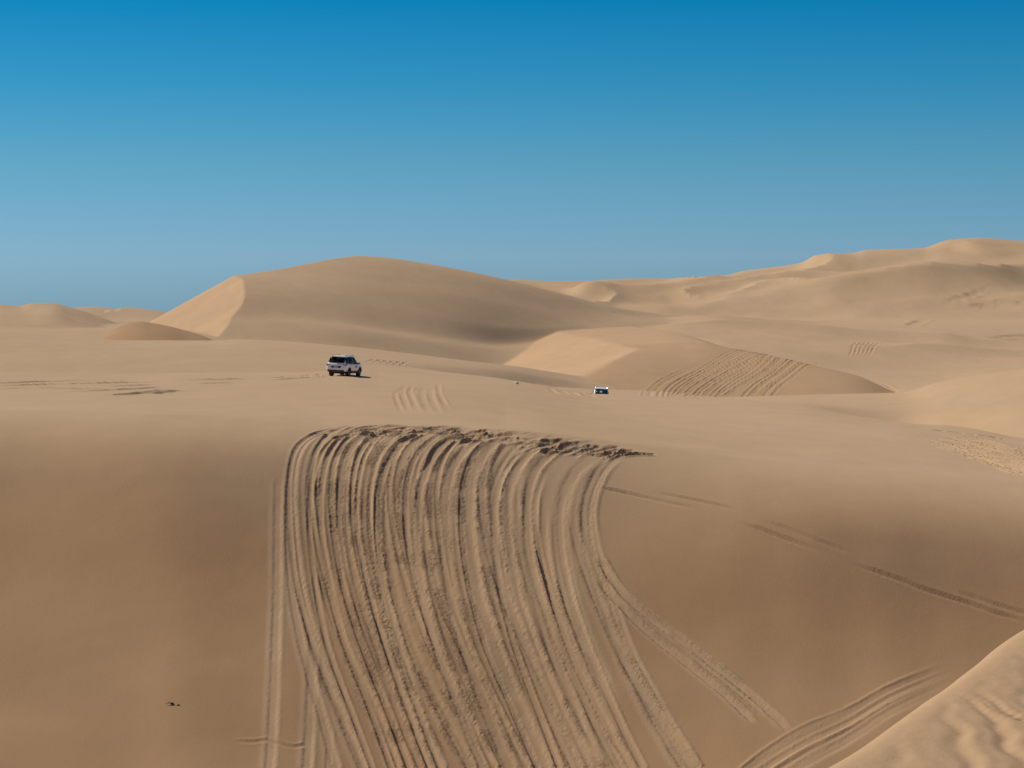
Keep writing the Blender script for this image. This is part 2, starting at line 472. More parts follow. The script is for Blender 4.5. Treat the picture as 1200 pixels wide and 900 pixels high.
# ---- right-hand dune in front of it
T = loft([rowz([(700, 225, -19), (900, 222, -17), (1050, 198, -16), (1200, 185, -15), (1400, 175, -15)]),
          row([(700, 240, 500), (860, 238, 482), (930, 235, 486), (1000, 233, 496), (1060, 231, 501), (1120, 221, 502), (1200, 204, 514), (1400, 184, 520)]),
          row([(700, 250, 490), (860, 248, 470), (930, 240, 474), (1000, 239, 479), (1060, 237, 483), (1120, 229, 482), (1200, 214, 488), (1400, 196, 492)]),
          row([(700, 262, 484), (860, 258, 468), (930, 255, 468), (1000, 250, 471), (1060, 246, 472), (1120, 239, 467), (1200, 228, 464), (1400, 216, 456)]),
          row([(700, 268, 480), (800, 268, 467), (880, 268, 464.5), (980, 266, 463), (1060, 260, 462), (1100, 256, 450), (1150, 252, 441), (1200, 250, 434.5), (1260, 248, 427), (1400, 246, 420)], 5),
          rowz([(700, 300, -18), (1000, 300, -15), (1200, 300, -12), (1400, 300, -10)])], far=0.2)
T += fbm(X / 20 + 9, Y / 14, 3) * 0.14

# ---- light swell right of centre
Uh = loft([rowz([(640, 340, -22), (800, 330, -17), (1000, 320, -15), (1200, 300, -14), (1400, 300, -14)]),
           row([(640, 372, 460), (740, 372, 420), (800, 360, 425), (900, 350, 428), (1000, 340, 438), (1100, 330, 448), (1200, 320, 446), (1400, 320, 440)]),
           row([(640, 410, 440), (740, 405, 396), (800, 405, 392), (900, 400, 398), (1000, 385, 412), (1100, 375, 420), (1200, 370, 424), (1400, 370, 420)]),
           row([(640, 460, 400), (700, 450, 391), (765, 450, 381), (800, 452, 372), (840, 452, 369), (900, 450, 373), (960, 445, 379), (1000, 440, 386), (1040, 440, 387), (1100, 440, 389), (1150, 440, 399), (1200, 440, 404), (1400, 440, 400)], 5),
           rowz([(640, 500, -12), (800, 500, -7.5), (1000, 500, -10), (1400, 500, -12)])], far=0.15)
Uh += fbm(X / 34 + 3, Y / 40 + 5, 3) * 0.6
Uh += (1 - np.abs(fbm(X / 38 + 20 + Y / 70, Y / 34, 2)) * 2.4) * 0.9 * sstep(345, 390, Dg)

# ---- the long high dune on the right
Rh = loft([rowz([(300, 470, -40), (420, 470, -24), (480, 470, -14), (700, 480, -12), (1000, 470, -11), (1200, 460, -10), (1500, 460, -10)]),
           row([(300, 504, 520), (420, 504, 430), (480, 504, 390), (600, 504, 372), (700, 504, 378), (800, 504, 377), (900, 504, 374), (1000, 492, 382), (1100, 486, 384), (1200, 480, 386), (1500, 480, 386)]),
           row([(300, 540, 520), (420, 540, 430), (480, 540, 370), (600, 540, 350), (640, 540, 353), (700, 540, 360), (800, 546, 358), (900, 540, 352), (1000, 528, 350), (1100, 522, 348), (1200, 516, 352), (1500, 516, 350)]),
           row([(300, 576, 520), (420, 576, 430), (480, 576, 350), (600, 576, 338), (640, 576, 343), (700, 576, 345), (800, 588, 340), (900, 582, 330), (1000, 576, 318), (1100, 576, 308), (1200, 576, 308), (1500, 576, 300)]),
           row([(300, 612, 520), (420, 612, 430), (480, 612, 352), (560, 612, 334), (600, 612, 329), (640, 612, 330.5), (690, 612, 332), (740, 624, 329), (800, 636, 325.5), (850, 636, 323), (870, 636, 318), (900, 636, 314), (940, 636, 308), (955, 636, 300),
                (1000, 636, 296), (1015, 636, 292.5), (1080, 636, 291), (1110, 636, 282), (1150, 636, 279), (1200, 636, 283), (1500, 636, 285)], 3),
           rowz([(300, 708, -40), (420, 708, -24), (480, 708, -2), (800, 708, 2), (1200, 708, 12), (1500, 708, 12)])], far=0.2)
wr = (0.35 + 0.65 * sstep(620, 720, Ug)) * sstep(480, 530, Dg) * (1 - 0.9 * sstep(575, 630, Dg))
Rh += fbm(X / 50 + 2, Y / 42 + 1, 4) * 2.4 * wr
rn = 1 - np.abs(fbm(X / 62 + 8 + Y / 90 + 0.5 * fbm(X / 40, Y / 40, 2), Y / 45 - X / 160, 2)) * 2.4
Rh += rn * 3.2 * wr
for (fu, fy, fdd, w_) in ((961, 318, 606, 12), (1127, 304, 608, 10), (676, 350, 564, 10)):       # small bright left-facing steps
    px, py = at(fu, fdd)
    z0 = -(fy - YH) * fdd / F
    e = np.exp(-(((X - px) / 9) ** 2 + ((Y - py) / w_) ** 2))
    Rh += e * (1.3 if fu > 900 else 2.0) * np.tanh((X - px + 0.15 * (Y - py)) / 2.5)

# ---- the dune the photographer stands on
xr = X; yr = Y
Fg = -2.45 - 0.05 * (np.clip(xr, -6, 20) - 2.5) + 0.045 * (np.clip(yr, -20, 30) - 12) + 0.05 * fbm(xr / 3, yr / 3, 2)
crest_y = 7.35 + 1.9 * np.clip(xr, -0.6, 7) + 0.10 * fbm(xr / 0.9, yr / 40, 3)
over = np.maximum(yr - crest_y, 0)
Fg = Fg - 0.62 * over * sstep(0, 1.6, over) - 0.04 * over
Fg -= 0.25 * np.maximum(-yr - 6, 0) * 0.3
# wind ripples on it, real relief
ww = fbm(X * 0.9 + 4, Y * 0.8, 3) * 0.62
ph = (X * 0.95 + 0.05 * Y + ww) * 2 * math.pi / 0.33
rip = (np.sin(ph) + 0.35 * np.sin(2 * ph + 0.9)) * 0.013 * (0.4 + 1.1 * vnoise(X * 1.3, Y * 0.7))
rip = rip + np.sin((X * 0.8 + 0.35 * Y + 0.35 * ww) * 2 * math.pi / 0.16) * 0.0022 * vnoise(X * 2 + 9, Y)
Fg += rip * (1 - sstep(-0.8, 0.3, yr - crest_y)) * (Dg < 19)

names = ['tracked_dune', 'low_swell', 'small_mound', 'desert_floor', 'left_hill', 'far_left_dune', 'big_dune', 'middle_dune',
         'right_dune', 'right_swell', 'long_high_dune', 'foreground_dune']
layers = [G, H, Mn, V, Nh, Oh, D1, Q, T, Uh, Rh, Fg]
KB = [0, 0.5, 0.15, 0.5, 0.4, 0.3, 0.35, 0.2, 0.5, 0.8, 1.2, 0.0]
who = np.argmax(np.array(layers), 0)
Z = layers[0].copy()
for l, kb in zip(layers[1:], KB[1:]):
    Z = smax(Z, l, kb)

# ------------------------------------------------------------------ from frame position to the ground
YF = YH - Z * F / Dg
def ground(u, y):
    """first surface met in direction (u, y)"""
    c = int(np.clip(np.searchsorted(UU, u), 1, nc - 1))
    w = (u - UU[c - 1]) / (UU[c] - UU[c - 1])
    col = YF[:, c - 1] * (1 - w) + YF[:, c] * w
    lo = int(np.searchsorted(DD, 30.0))
    idx = np.nonzero(col[lo:] <= y)[0]
    i = lo + (int(idx[0]) if len(idx) else nr - 2 - lo)
    if i > 0 and col[i - 1] > y > col[i]:
        t = (col[i - 1] - y) / (col[i - 1] - col[i])
        d_ = DD[i - 1] * (1 - t) + DD[i] * t
    else:
        d_ = DD[i]
    return ((u - 600) / F * d_, d_)

# ------------------------------------------------------------------ wheel tracks: pressed into the ground on a fine plan raster
class Raster:
    def __init__(s, x0, x1, y0, y1, res):
        s.x0, s.y0, s.res = x0, y0, res
        s.nx = int((x1 - x0) / res) + 1; s.ny = int((y1 - y0) / res) + 1
        s.h = np.zeros((s.ny, s.nx)); s.ch = np.zeros((s.ny, s.nx)); s.cl = np.zeros((s.ny, s.nx))
        gx = x0 + np.arange(s.nx) * res; gy = y0 + np.arange(s.ny) * res
        s.nz = np.empty_like(s.h)
        GX, GY = np.meshgrid(gx, gy)
        s.clod = fbm(GX * min(7.0, 0.42 / res), GY * min(7.0, 0.42 / res), 2, 0.6)
        s.med = fbm(GX * 0.8, GY * 0.8, 2)
    def track(s, pts, width=0.36, depth=0.12, berm=0.07, rough=0.05, fade=(0.03, 0.03), churn=0.6, breaks=0.0, keep=0.25, seed=0, clean=0.0):
        P = np.array(pts, float)
        # arc-length spline
        L_ = np.concatenate([[0], np.cumsum(np.hypot(*np.diff(P, axis=0).T))])
        n = max(4, int(L_[-1] / (s.res * 5)))
        tq = np.linspace(0, L_[-1], n)
        xs = smooth1(np.interp(tq, L_, P[:, 0]), 0.0); ys = np.interp(tq, L_, P[:, 1])
        k_ = max(1.0, n / len(P) * 0.35)
        if n > 12:
            x_s = smooth1(xs, k_); y_s = smooth1(ys, k_)
            e = np.minimum(1, np.minimum(np.arange(n), np.arange(n)[::-1]) / (3 * k_))
            xs = xs * (1 - e) + x_s * e; ys = ys * (1 - e) + y_s * e
        R_ = width * 1.9 + s.res
        ix0 = max(0, int((xs.min() - R_ - s.x0) / s.res)); ix1 = min(s.nx, int((xs.max() + R_ - s.x0) / s.res) + 2)
        iy0 = max(0, int((ys.min() - R_ - s.y0) / s.res)); iy1 = min(s.ny, int((ys.max() + R_ - s.y0) / s.res) + 2)
        if ix1 - ix0 < 3 or iy1 - iy0 < 3: return
        best = np.full((iy1 - iy0, ix1 - ix0), 9.0); sg = np.zeros_like(best); al = np.zeros_like(best)
        for i in range(n - 1):
            ax, ay, bx, by = xs[i], ys[i], xs[i + 1], ys[i + 1]
            jx0 = int((min(ax, bx) - R_ - s.x0) / s.res) - ix0; jx1 = int((max(ax, bx) + R_ - s.x0) / s.res) + 2 - ix0
            jy0 = int((min(ay, by) - R_ - s.y0) / s.res) - iy0; jy1 = int((max(ay, by) + R_ - s.y0) / s.res) + 2 - iy0
            jx0 = max(jx0, 0); jy0 = max(jy0, 0); jx1 = min(jx1, best.shape[1]); jy1 = min(jy1, best.shape[0])
            if jx1 <= jx0 or jy1 <= jy0: continue
            gx = s.x0 + (np.arange(jx0, jx1) + ix0) * s.res; gy = (s.y0 + (np.arange(jy0, jy1) + iy0) * s.res)[:, None]
            dx, dy = bx - ax, by - ay; q = dx * dx + dy * dy + 1e-9
            t = np.clip(((gx - ax) * dx + (gy - ay) * dy) / q, 0, 1)
            ex = gx - ax - t * dx; ey = gy - ay - t * dy
            dd = np.sqrt(ex * ex + ey * ey)
            w = best[jy0:jy1, jx0:jx1]; m_ = dd < w
            w[m_] = dd[m_]
            sg[jy0:jy1, jx0:jx1][m_] = (np.sign(dx * ey - dy * ex))[m_]
            al[jy0:jy1, jx0:jx1][m_] = ((i + t) / (n - 1))[m_]
        sub = (slice(iy0, iy1), slice(ix0, ix1))
        h = s.h[sub]; cl = s.clod[sub]; md = s.med[sub]
        b2 = best + cl * width * 0.16 * (0.4 + rough * 12)
        hw = width * 0.5
        inside = 1 - sstep(hw * 0.5, hw * 1.12, b2)
        bermw = np.exp(-((b2 - hw * 1.45) / (hw * 0.45)) ** 2)
        amp = sstep(0, max(fade[0], 1e-4), al) * (1 - sstep(1 - fade[1], 1, al)) * (best < 8)
        if breaks > 0:
            bn = vnoise(al * L_[-1] / 3.5 + seed * 7.7, np.full_like(al, seed * 3.1))
            amp = amp * sstep(breaks - 0.2, breaks + 0.12, bn)
        amp = amp * (0.8 + 0.35 * md)
        h2 = h * (1 - inside * (1 - keep) * amp)
        asym = 1 + 0.5 * sg
        h2 = h2 - depth * inside * amp + berm * bermw * amp * asym * (0.8 + rough * 4 * cl)
        edge = np.exp(-((b2 - hw * 1.2) / (hw * 0.6)) ** 2)
        s.cl[sub] = np.maximum(s.cl[sub], clean * amp * (1 - sstep(hw * 1.3, hw * 2.6, best)))
        h2 = h2 + 0.55 * rough * cl * edge * amp
        s.h[sub] = np.clip(h2, -0.32, 0.2) if depth < 0.3 else h2
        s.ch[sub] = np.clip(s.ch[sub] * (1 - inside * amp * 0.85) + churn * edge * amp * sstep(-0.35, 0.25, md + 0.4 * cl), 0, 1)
    def apply(s):
        fx = (X - s.x0) / s.res; fy = (Y - s.y0) / s.res
        m_ = (fx > 0) & (fy > 0) & (fx < s.nx - 1.01) & (fy < s.ny - 1.01)
        a = fx[m_]; b_ = fy[m_]
        i = a.astype(int); j = b_.astype(int); a = a - i; b_ = b_ - j
        def bl(A): return (A[j, i] * (1 - a) + A[j, i + 1] * a) * (1 - b_) + (A[j + 1, i] * (1 - a) + A[j + 1, i + 1] * a) * b_
        # stay off the layers this raster does not belong to
        wt = np.ones(m_.sum())
        Z[m_] += bl(s.h) * wt
        CH[m_] = np.maximum(CH[m_], bl(s.ch))
        CLEAN[m_] = np.maximum(CLEAN[m_], bl(s.cl))
CH = np.zeros_like(Z); CLEAN = np.zeros_like(Z)

def G2(pts): return [ground(u, y) for u, y in pts]
def lerp_pts(A, B, p): return [(a[0] + (b_[0] - a[0]) * p, a[1] + (b_[1] - a[1]) * p) for a, b_ in zip(A, B)]

near = Raster(-34, 40, 84, 135, 0.06)
# guide curves of the bundle, each sampled at the same levels (frame coordinates)
GUIDE = [
    (0.00, [(398, 500), (364, 508), (344, 524), (337, 562), (338, 620), (345, 690), (364, 760), (393, 830), (424, 905)]),
    (0.14, [(448, 498), (410, 505), (386, 524), (376, 562), (376, 620), (391, 690), (410, 760), (440, 830), (466, 905)]),
    (0.27, [(500, 499), (452, 507), (426, 530), (417, 570), (418, 625), (430, 695), (447, 760), (470, 830), (498, 905)]),
    (0.40, [(548, 500), (502, 506), (466, 530), (453, 570), (453, 630), (466, 700), (486, 765), (517, 835), (552, 905)]),
    (0.52, [(588, 504), (548, 510), (522, 535), (514, 572), (516, 635), (530, 700), (553, 765), (584, 835), (618, 905)]),
    (0.64, [(628, 507), (596, 513), (573, 536), (563, 575), (566, 635), (580, 700), (602, 765), (632, 835), (664, 905)]),
    (0.76, [(680, 515), (642, 523), (614, 548), (603, 585), (606, 640), (622, 705), (645, 770), (676, 838), (708, 905)]),
    (0.88, [(728, 522), (694, 529), (660, 552), (645, 592), (648, 645), (664, 710), (690, 775), (722, 840), (760, 905)]),
    (1.00, [(778, 527), (732, 533), (704, 556), (690, 598), (697, 648), (718, 712), (742, 775), (778, 840), (818, 905)])]
def bundle(p):
    ps = [g[0] for g in GUIDE]
    i = min(max(int(np.searchsorted(ps, p)) - 1, 0), len(ps) - 2)
    t = (p - ps[i]) / (ps[i + 1] - ps[i])
    return lerp_pts(GUIDE[i][1], GUIDE[i + 1][1], t)
passes = []
ps_ = list(np.linspace(0.0, 1.0, 30)) + [0.2, 0.33, 0.41, 0.57, 0.47, 0.36, 0.68, 0.82, 0.07, 0.16, 0.91, 0.62]
rs = random.Random(3)
rs.shuffle(ps_)
def strand(a, b_, wob=2.5):
    A_ = bundle(min(max(a, -0.01), 1.0)); B_ = bundle(min(max(b_, 0), 1.0))
    pts = [(x0_ + (x1_ - x0_) * w, y0_ + (y1_ - y0_) * w) for (x0_, y0_), (x1_, y1_), w in zip(A_, B_, np.linspace(0, 1, len(A_)))]
    return [(x_ + rs.uniform(-wob, wob), y_) for x_, y_ in pts]
def torn(ps, k0):
    # torn-up damp sand between the wheel lines
    for q, p in enumerate(ps):
        pts = strand(p, p + rs.uniform(-0.04, 0.04))
        near.track(G2(pts), width=rs.uniform(0.4, 0.75) if p < 0.56 else 0.36, depth=0.035, berm=0.01, rough=0.022, churn=0.9, fade=(0.02, 0.10 if p < 0.56 else 0.4),
                   keep=0.7, breaks=0.28, seed=q + k0)
torn((0.19, 0.235, 0.30, 0.345, 0.41, 0.455, 0.54, 0.64, 0.80), 50)
for q, p in enumerate(ps_):
    a = p + rs.uniform(-0.025, 0.025)
    b_ = a + rs.choice([rs.uniform(-0.05, 0.05), rs.uniform(-0.14, 0.14)])          # drifts sideways on the way down, so tracks cross
    pts = strand(a, b_, 2.0)
    u0_, y0_ = pts[0]
    pts[0] = (u0_ + rs.uniform(-14, 12), y0_ + rs.uniform(-2, 3))                   # ragged start on the lip
    start = rs.choice([0, 0, 0, 0, 1, 1]) if p < 0.8 else rs.choice([1, 2, 3, 3])
    pts = pts[start:]
    if rs.random() < 0.22: pts = pts[:rs.choice([5, 6, 7])]                         # some runs end part-way, buried by slides
    if q == 24: torn((0.16, 0.21, 0.265, 0.32, 0.375, 0.43, 0.49, 0.52, 0.585, 0.70, 0.88), 80)
    inner = 0.18 < p < 0.62
    wd = rs.choice([0.28, 0.34, 0.40, 0.46, 0.54]) if p < 0.5 else rs.choice([0.34, 0.46, 0.56, 0.66, 0.80])
    near.track(G2(pts), width=wd, depth=rs.uniform(0.05, 0.10), berm=rs.uniform(0.035, 0.06),
               rough=rs.uniform(0.002, 0.010) if inner else rs.uniform(0.001, 0.004), churn=rs.uniform(0.2, 0.9) if inner else rs.uniform(0.1, 0.45),
               fade=(0.16 if p > 0.8 else 0.05 if p > 0.16 else 0.10, 0.001 if len(pts) + start > 8 else 0.12), keep=0.35, seed=q, clean=rs.uniform(0.45, 0.95))
# clods and short scoops along the lip where the wheels break over
for q in range(52):
    p = rs.random() if q < 32 else rs.uniform(0.6, 1.0)
    A_ = bundle(p)
    x_, y_ = A_[0]; x2, y2 = A_[1]; x3, y3 = A_[2]
    t0 = rs.uniform(-0.1, 0.5); 
    s0 = (x_ + (x2 - x_) * t0 + rs.uniform(-6, 6), y_ + (y2 - y_) * t0 + rs.uniform(0, 7))
    s1 = (x2 + (x3 - x2) * t0 * 0.6 + rs.uniform(-3, 3), y2 + (y3 - y2) * t0 * 0.6 + rs.uniform(0, 8))
    near.track(G2([s0, ((s0[0] + s1[0]) / 2 + 2, (s0[1] + s1[1]) / 2 - 1.5), s1]), width=rs.uniform(0.3, 0.55), depth=rs.uniform(0.08, 0.16), berm=0.05,
               rough=0.04, churn=1.0, fade=(0.15, 0.3), keep=0.5, seed=q)
# single tracks left of the bundle
near.track(G2([(326, 556), (324, 620), (323, 700), (320, 780), (317, 850), (313, 905)]), 0.50, 0.05, 0.03, 0.004, (0.05, 0.001), 0.1, clean=0.9)
near.track(G2([(366, 742), (363, 800), (361, 850), (357, 905)]), 0.50, 0.045, 0.03, 0.004, (0.25, 0.001), 0.1, clean=0.9)
near.track(G2([(384, 850), (384, 880), (383, 905)]), 0.35, 0.04, 0.02, 0.004, (0.3, 0.001), 0.1, clean=0.6)
near.track(G2([(338, 560), (336, 620), (341, 700), (352, 760), (372, 830), (392, 905)]), 0.45, 0.05, 0.03, 0.006, (0.05, 0.001), 0.15, clean=0.9)
# tracks leaving to the lower right
near.track(G2([(702, 652), (722, 690), (745, 712), (800, 752), (862, 800), (905, 838), (928, 860)]), 0.40, 0.13, 0.06, 0.004, (0.06, 0.05), 0.5, clean=0.9)
near.track(G2([(700, 678), (728, 712), (752, 736), (800, 775), (850, 815), (888, 852)]), 0.36, 0.12, 0.06, 0.004, (0.06, 0.05), 0.5, clean=0.9)
near.track(G2([(790, 752), (830, 784), (875, 820), (900, 846)]), 0.30, 0.06, 0.03, 0.015, (0.2, 0.1), 0.6, clean=0.7)
# the pair that crosses the face to the right
near.track(G2([(700, 571), (735, 578), (790, 590), (838, 603), (880, 617), (940, 640), (1000, 662), (1064, 684), (1130, 706), (1216, 734)]), 0.22, 0.11, 0.04, 0.003, (0.03, 0.001), 0.25, breaks=0.42, seed=4)
near.track(G2([(770, 577), (830, 589), (868, 599), (920, 620), (980, 643), (1040, 664), (1100, 685), (1216, 724)]), 0.18, 0.09, 0.03, 0.003, (0.03, 0.001), 0.2, breaks=0.5, seed=9)
# low smooth tracks in the bottom right
for dy_, wv_, dp_ in ((0, 0.6, 0.05), (9, 0.4, 0.05), (24, 0.5, 0.035), (-9, 0.35, 0.03), (34, 0.5, 0.03)):
    near.track(G2([(872, 918 + dy_), (900, 894 + dy_), (940, 869 + dy_), (1000, 843 + dy_ * 0.8), (1040, 818 + dy_ * 0.7), (1090, 796 + dy_ * 0.6), (1130, 782 + dy_ * 0.5)]), wv_, dp_, 0.03, 0.004, (0.01, 0.35), 0.08, clean=0.5)
# little wind step that wanders over the first two tracks
near.track(G2([(270, 872), (292, 874), (310, 871), (328, 877), (346, 880), (358, 876)]), 0.25, 0.03, 0.05, 0.006, (0.2, 0.1), 0.1)
near.apply()

flat = Raster(-52, 40, 128, 236, 0.13)
for q, (x0_, dx) in enumerate(((470, -26), (484, -14), (497, -2), (505, 6), (514, 12), (478, -30))):
    y0_ = 450 + rs.uniform(-2, 4)
    flat.track(G2([(x0_, y0_), (x0_ + dx * 0.2 - 3, y0_ + 10), (x0_ + dx * 0.2 + 2, y0_ + 22), (x0_ + dx * 0.3 + 10, y0_ + 36)]), rs.uniform(0.3, 0.6), 0.04, 0.025, 0.01, (0.3, 0.3), 0.15)
for (pts) in ([(-20, 453), (40, 451), (90, 450), (150, 448.5), (215, 446.5)], [(-20, 450), (60, 447), (120, 446)], [(-20, 456), (40, 455), (90, 456), (150, 457)],
              [(60, 459.5), (120, 458), (160, 456), (205, 452.5)], [(90, 462), (140, 463.5), (180, 459), (205, 455)], [(120, 453), (160, 452), (190, 450)],
              [(180, 462), (200, 459), (222, 457)], [(200, 446), (250, 445), (300, 444)], [(230, 450), (280, 448)], [(350, 440), (383, 439.5)]):
    flat.track(G2(pts), 0.8, 0.13, 0.10, 0.0, (0.3, 0.3), 0.6, keep=0.7)
for q in range(15):
    t = q / 14
    flat.track(G2([(1052 + 50 * t, 510 - 4 * t), (1110 + 40 * t, 526 - 12 * t), (1160 + 30 * t, 545 - 20 * t), (1225 + 10 * t, 568 - 40 * t)]), 0.42, 0.14, 0.09, 0.01, (0.3, 0.001), 0.5, seed=q)
for off_ in (0, 2.2):
    flat.track(G2([(300, 444 + off_), (340, 441.5 + off_), (372, 439.6 + off_), (394, 438.6 + off_ * 0.6)]), 0.5, 0.08, 0.05, 0.0, (0.4, 0.02), 0.6)
flat.track(G2([(1082, 503), (1120, 507), (1160, 512), (1220, 520)]), 0.5, 0.20, 0.10, 0.08, (0.1, 0.01), 0.9)
for q in range(12):
    x_ = 640 + rs.uniform(0, 60); y_ = 456 + rs.uniform(-1, 3)
    flat.track(G2([(x_, y_ - 1.5 + (x_ - 640) * 0.08), (x_ + 10, y_ + 3 + (x_ - 640) * 0.08)]), 0.6, 0.07, 0.04, 0.01, (0.3, 0.3), 0.15)
flat.apply()

far = Raster(-30, 110, 215, 400, 0.25)
for q in range(26):
    t = q / 25
    x0_ = 742 + 150 * t + rs.uniform(-3, 3)
    far.track(G2([(x0_, 465), (x0_ + 14, 455 - 1 * t), (x0_ + 40 - 4 * t, 440 + 2 * t), (x0_ + 72 - 14 * t, 423 + 6 * t), (x0_ + 104 - 30 * t, 413 + 10 * t), (x0_ + 132 - 46 * t, 411.5 + 10 * t)]),
              rs.uniform(0.35, 0.6), rs.uniform(0.07, 0.14), 0.06, 0.003, (0.04, rs.uniform(0.25, 0.6)), 0.2, seed=q)
for q in range(9):
    t = q / 8
    far.track(G2([(1026 + 28 * t, 447 + 7 * t), (1040 + 14 * t, 452 + 6 * t), (1052 + 8 * t, 459 + 2 * t)]), 0.5, 0.10, 0.06, 0.0, (0.25, 0.25), 0.3)
for q in range(6):
    t = q / 5
    far.track(G2([(1008 + 26 * t, 393 + 1 * t), (1003 + 27 * t, 402), (998 + 24 * t, 412), (995 + 20 * t, 420)]), 0.5, 0.13, 0.07, 0.0, (0.25, 0.25), 0.5)
for q in range(6):
    x_ = 428 + 8 * q
    far.track(G2([(x_ + 12, 420.5 + q * 0.6), (x_, 424.5 + q * 0.8)]), 0.5, 0.08, 0.04, 0.0, (0.2, 0.2), 0.6)
far.track(G2([(1027, 391), (1060, 391), (1085, 392)]), 1.2, 0.12, 0.08, 0.0, (0.2, 0.4), 0.9)
far.apply()
hill = Raster(70, 200, 340, 640, 0.4)
for pts in ([(1105, 356), (1135, 347), (1150, 341), (1165, 338)], [(1120, 362), (1160, 357), (1180, 352)], [(1170, 353), (1215, 350)], [(1176, 356), (1215, 355)],
            [(1068, 384), (1080, 376), (1086, 374)], [(1160, 396), (1215, 393)]):
    hill.track(G2(pts), 3.0, 0.2, 0.12, 0.0, (0.3, 0.3), 0.9)
hill.apply()

# ------------------------------------------------------------------ build the ground meshes
def grid_normals():
    P = np.stack([X, Y, Z], -1)
    du = np.gradient(P, AZ, axis=1)
    dv = np.gradient(P, DD, axis=0)
    n = np.cross(du, dv)
    n /= np.linalg.norm(n, axis=-1, keepdims=True) + 1e-12
    return n
NRM = grid_normals()

own = who[:-1, :-1]
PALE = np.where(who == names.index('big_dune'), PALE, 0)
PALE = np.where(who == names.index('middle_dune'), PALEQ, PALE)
# the face's brown crust and painted shade begin below the lip, ragged limit
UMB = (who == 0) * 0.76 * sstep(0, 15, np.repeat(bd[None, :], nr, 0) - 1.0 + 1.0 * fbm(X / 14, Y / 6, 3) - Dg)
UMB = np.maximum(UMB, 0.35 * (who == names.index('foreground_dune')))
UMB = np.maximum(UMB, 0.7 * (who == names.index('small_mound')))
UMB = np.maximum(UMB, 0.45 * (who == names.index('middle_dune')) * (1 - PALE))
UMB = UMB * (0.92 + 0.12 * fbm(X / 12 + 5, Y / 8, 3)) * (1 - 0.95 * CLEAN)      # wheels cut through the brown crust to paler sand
def build_sheet(name, mask, label):
    """mask: (nr-1, nc-1) of the cells this dune owns"""
    ii, jj = np.nonzero(mask)
    if len(ii) == 0: return None
    vid = np.full((nr, nc), -1, np.int64)
    q = np.stack([ii * nc + jj, ii * nc + jj + 1, (ii + 1) * nc + jj + 1, (ii + 1) * nc + jj], -1)
    used = np.unique(q)
    remap = np.full(nr * nc, -1, np.int64); remap[used] = np.arange(len(used))
    q = remap[q]
    me = bpy.data.meshes.new(name)
    me.vertices.add(len(used))
    co = np.stack([X.ravel()[used], Y.ravel()[used], Z.ravel()[used]], -1).astype(np.float32)
    me.vertices.foreach_set('co', co.ravel())
    me.loops.add(q.size)
    me.loops.foreach_set('vertex_index', q.ravel().astype(np.int32))
    me.polygons.add(len(q))
    me.polygons.foreach_set('loop_start', np.arange(0, q.size, 4, dtype=np.int32))
    me.update(calc_edges=True)
    me.polygons.foreach_set('use_smooth', np.ones(len(q), bool))
    for an, arr in (('churn', CH), ('umber_shade', UMB), ('pale', PALE)):
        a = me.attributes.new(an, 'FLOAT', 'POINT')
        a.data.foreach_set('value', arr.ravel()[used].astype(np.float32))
    me.normals_split_custom_set_from_vertices(NRM.reshape(-1, 3)[used].astype(np.float32))
    me.materials.append(M_SAND)
    o = bpy.data.objects.new(name, me)
    o['kind'] = 'structure'
    o['label'] = label
    COL.objects.link(o)
    return o
LAB = {
    'tracked_dune': 'near dune with a steep face covered in wheel tracks and a flat sandy top',
    'low_swell': 'smooth low swell of sand behind the flat top',
    'small_mound': 'small dark rounded mound below the bright slip face',
    'desert_floor': 'low sandy ground between the dunes',
    'left_hill': 'low smooth hill on the left skyline',
    'far_left_dune': 'distant dune with a small bright face on the left skyline',
    'big_dune': 'big rounded dune with a bright slip face on its left',
    'middle_dune': 'middle dune with curved tracks and a bright slip face',
    'right_dune': 'smooth dune rising at the right edge behind the flat top',
    'right_swell': 'gentle pale swell in front of the long high dune',
    'long_high_dune': 'long high dune forming the right skyline',
    'foreground_dune': 'rippled pale dune crest in the bottom right corner'}
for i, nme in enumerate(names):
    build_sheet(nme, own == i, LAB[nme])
# closing fan under the camera and the seam behind it
bpy.context.view_layer.update()
def sheet_from(name, verts, faces, label):
    me = bpy.data.meshes.new(name)
    me.from_pydata(verts, [], faces)
    me.polygons.foreach_set('use_smooth', [True] * len(faces))
    me.materials.append(M_SAND)
    o = bpy.data.objects.new(name, me)
    o['kind'] = 'structure'; o['label'] = label
    COL.objects.link(o)
rim = [(X[0, c], Y[0, c], Z[0, c]) for c in range(0, nc)]
vs = rim + [(0, 0, float(np.mean(Z[0])))]
fs = [(c, c + 1, len(rim)) for c in range(len(rim) - 1)] + [(len(rim) - 1, 0, len(rim))]
sL = [(X[r, 0], Y[r, 0], Z[r, 0]) for r in range(nr)]; sR = [(X[r, -1], Y[r, -1], Z[r, -1]) for r in range(nr)]
b0 = len(vs)
vs += sL + sR
fs += [(b0 + r, b0 + r + 1, b0 + nr + r + 1, b0 + nr + r) for r in range(nr - 1)]
sheet_from('sand_ground', [tuple(map(float, v)) for v in vs], fs, 'sand underfoot and behind the viewpoint')

def zq(x, y):
    u = 600 + F * x / y
    c = int(np.clip(np.searchsorted(UU, u), 1, nc - 1)); r = int(np.clip(np.searchsorted(DD, y), 1, nr - 1))
    a = (u - UU[c - 1]) / (UU[c] - UU[c - 1]); b_ = (y - DD[r - 1]) / (DD[r] - DD[r - 1])
    return float((Z[r - 1, c - 1] * (1 - a) + Z[r - 1, c] * a) * (1 - b_) + (Z[r, c - 1] * (1 - a) + Z[r, c] * a) * b_)

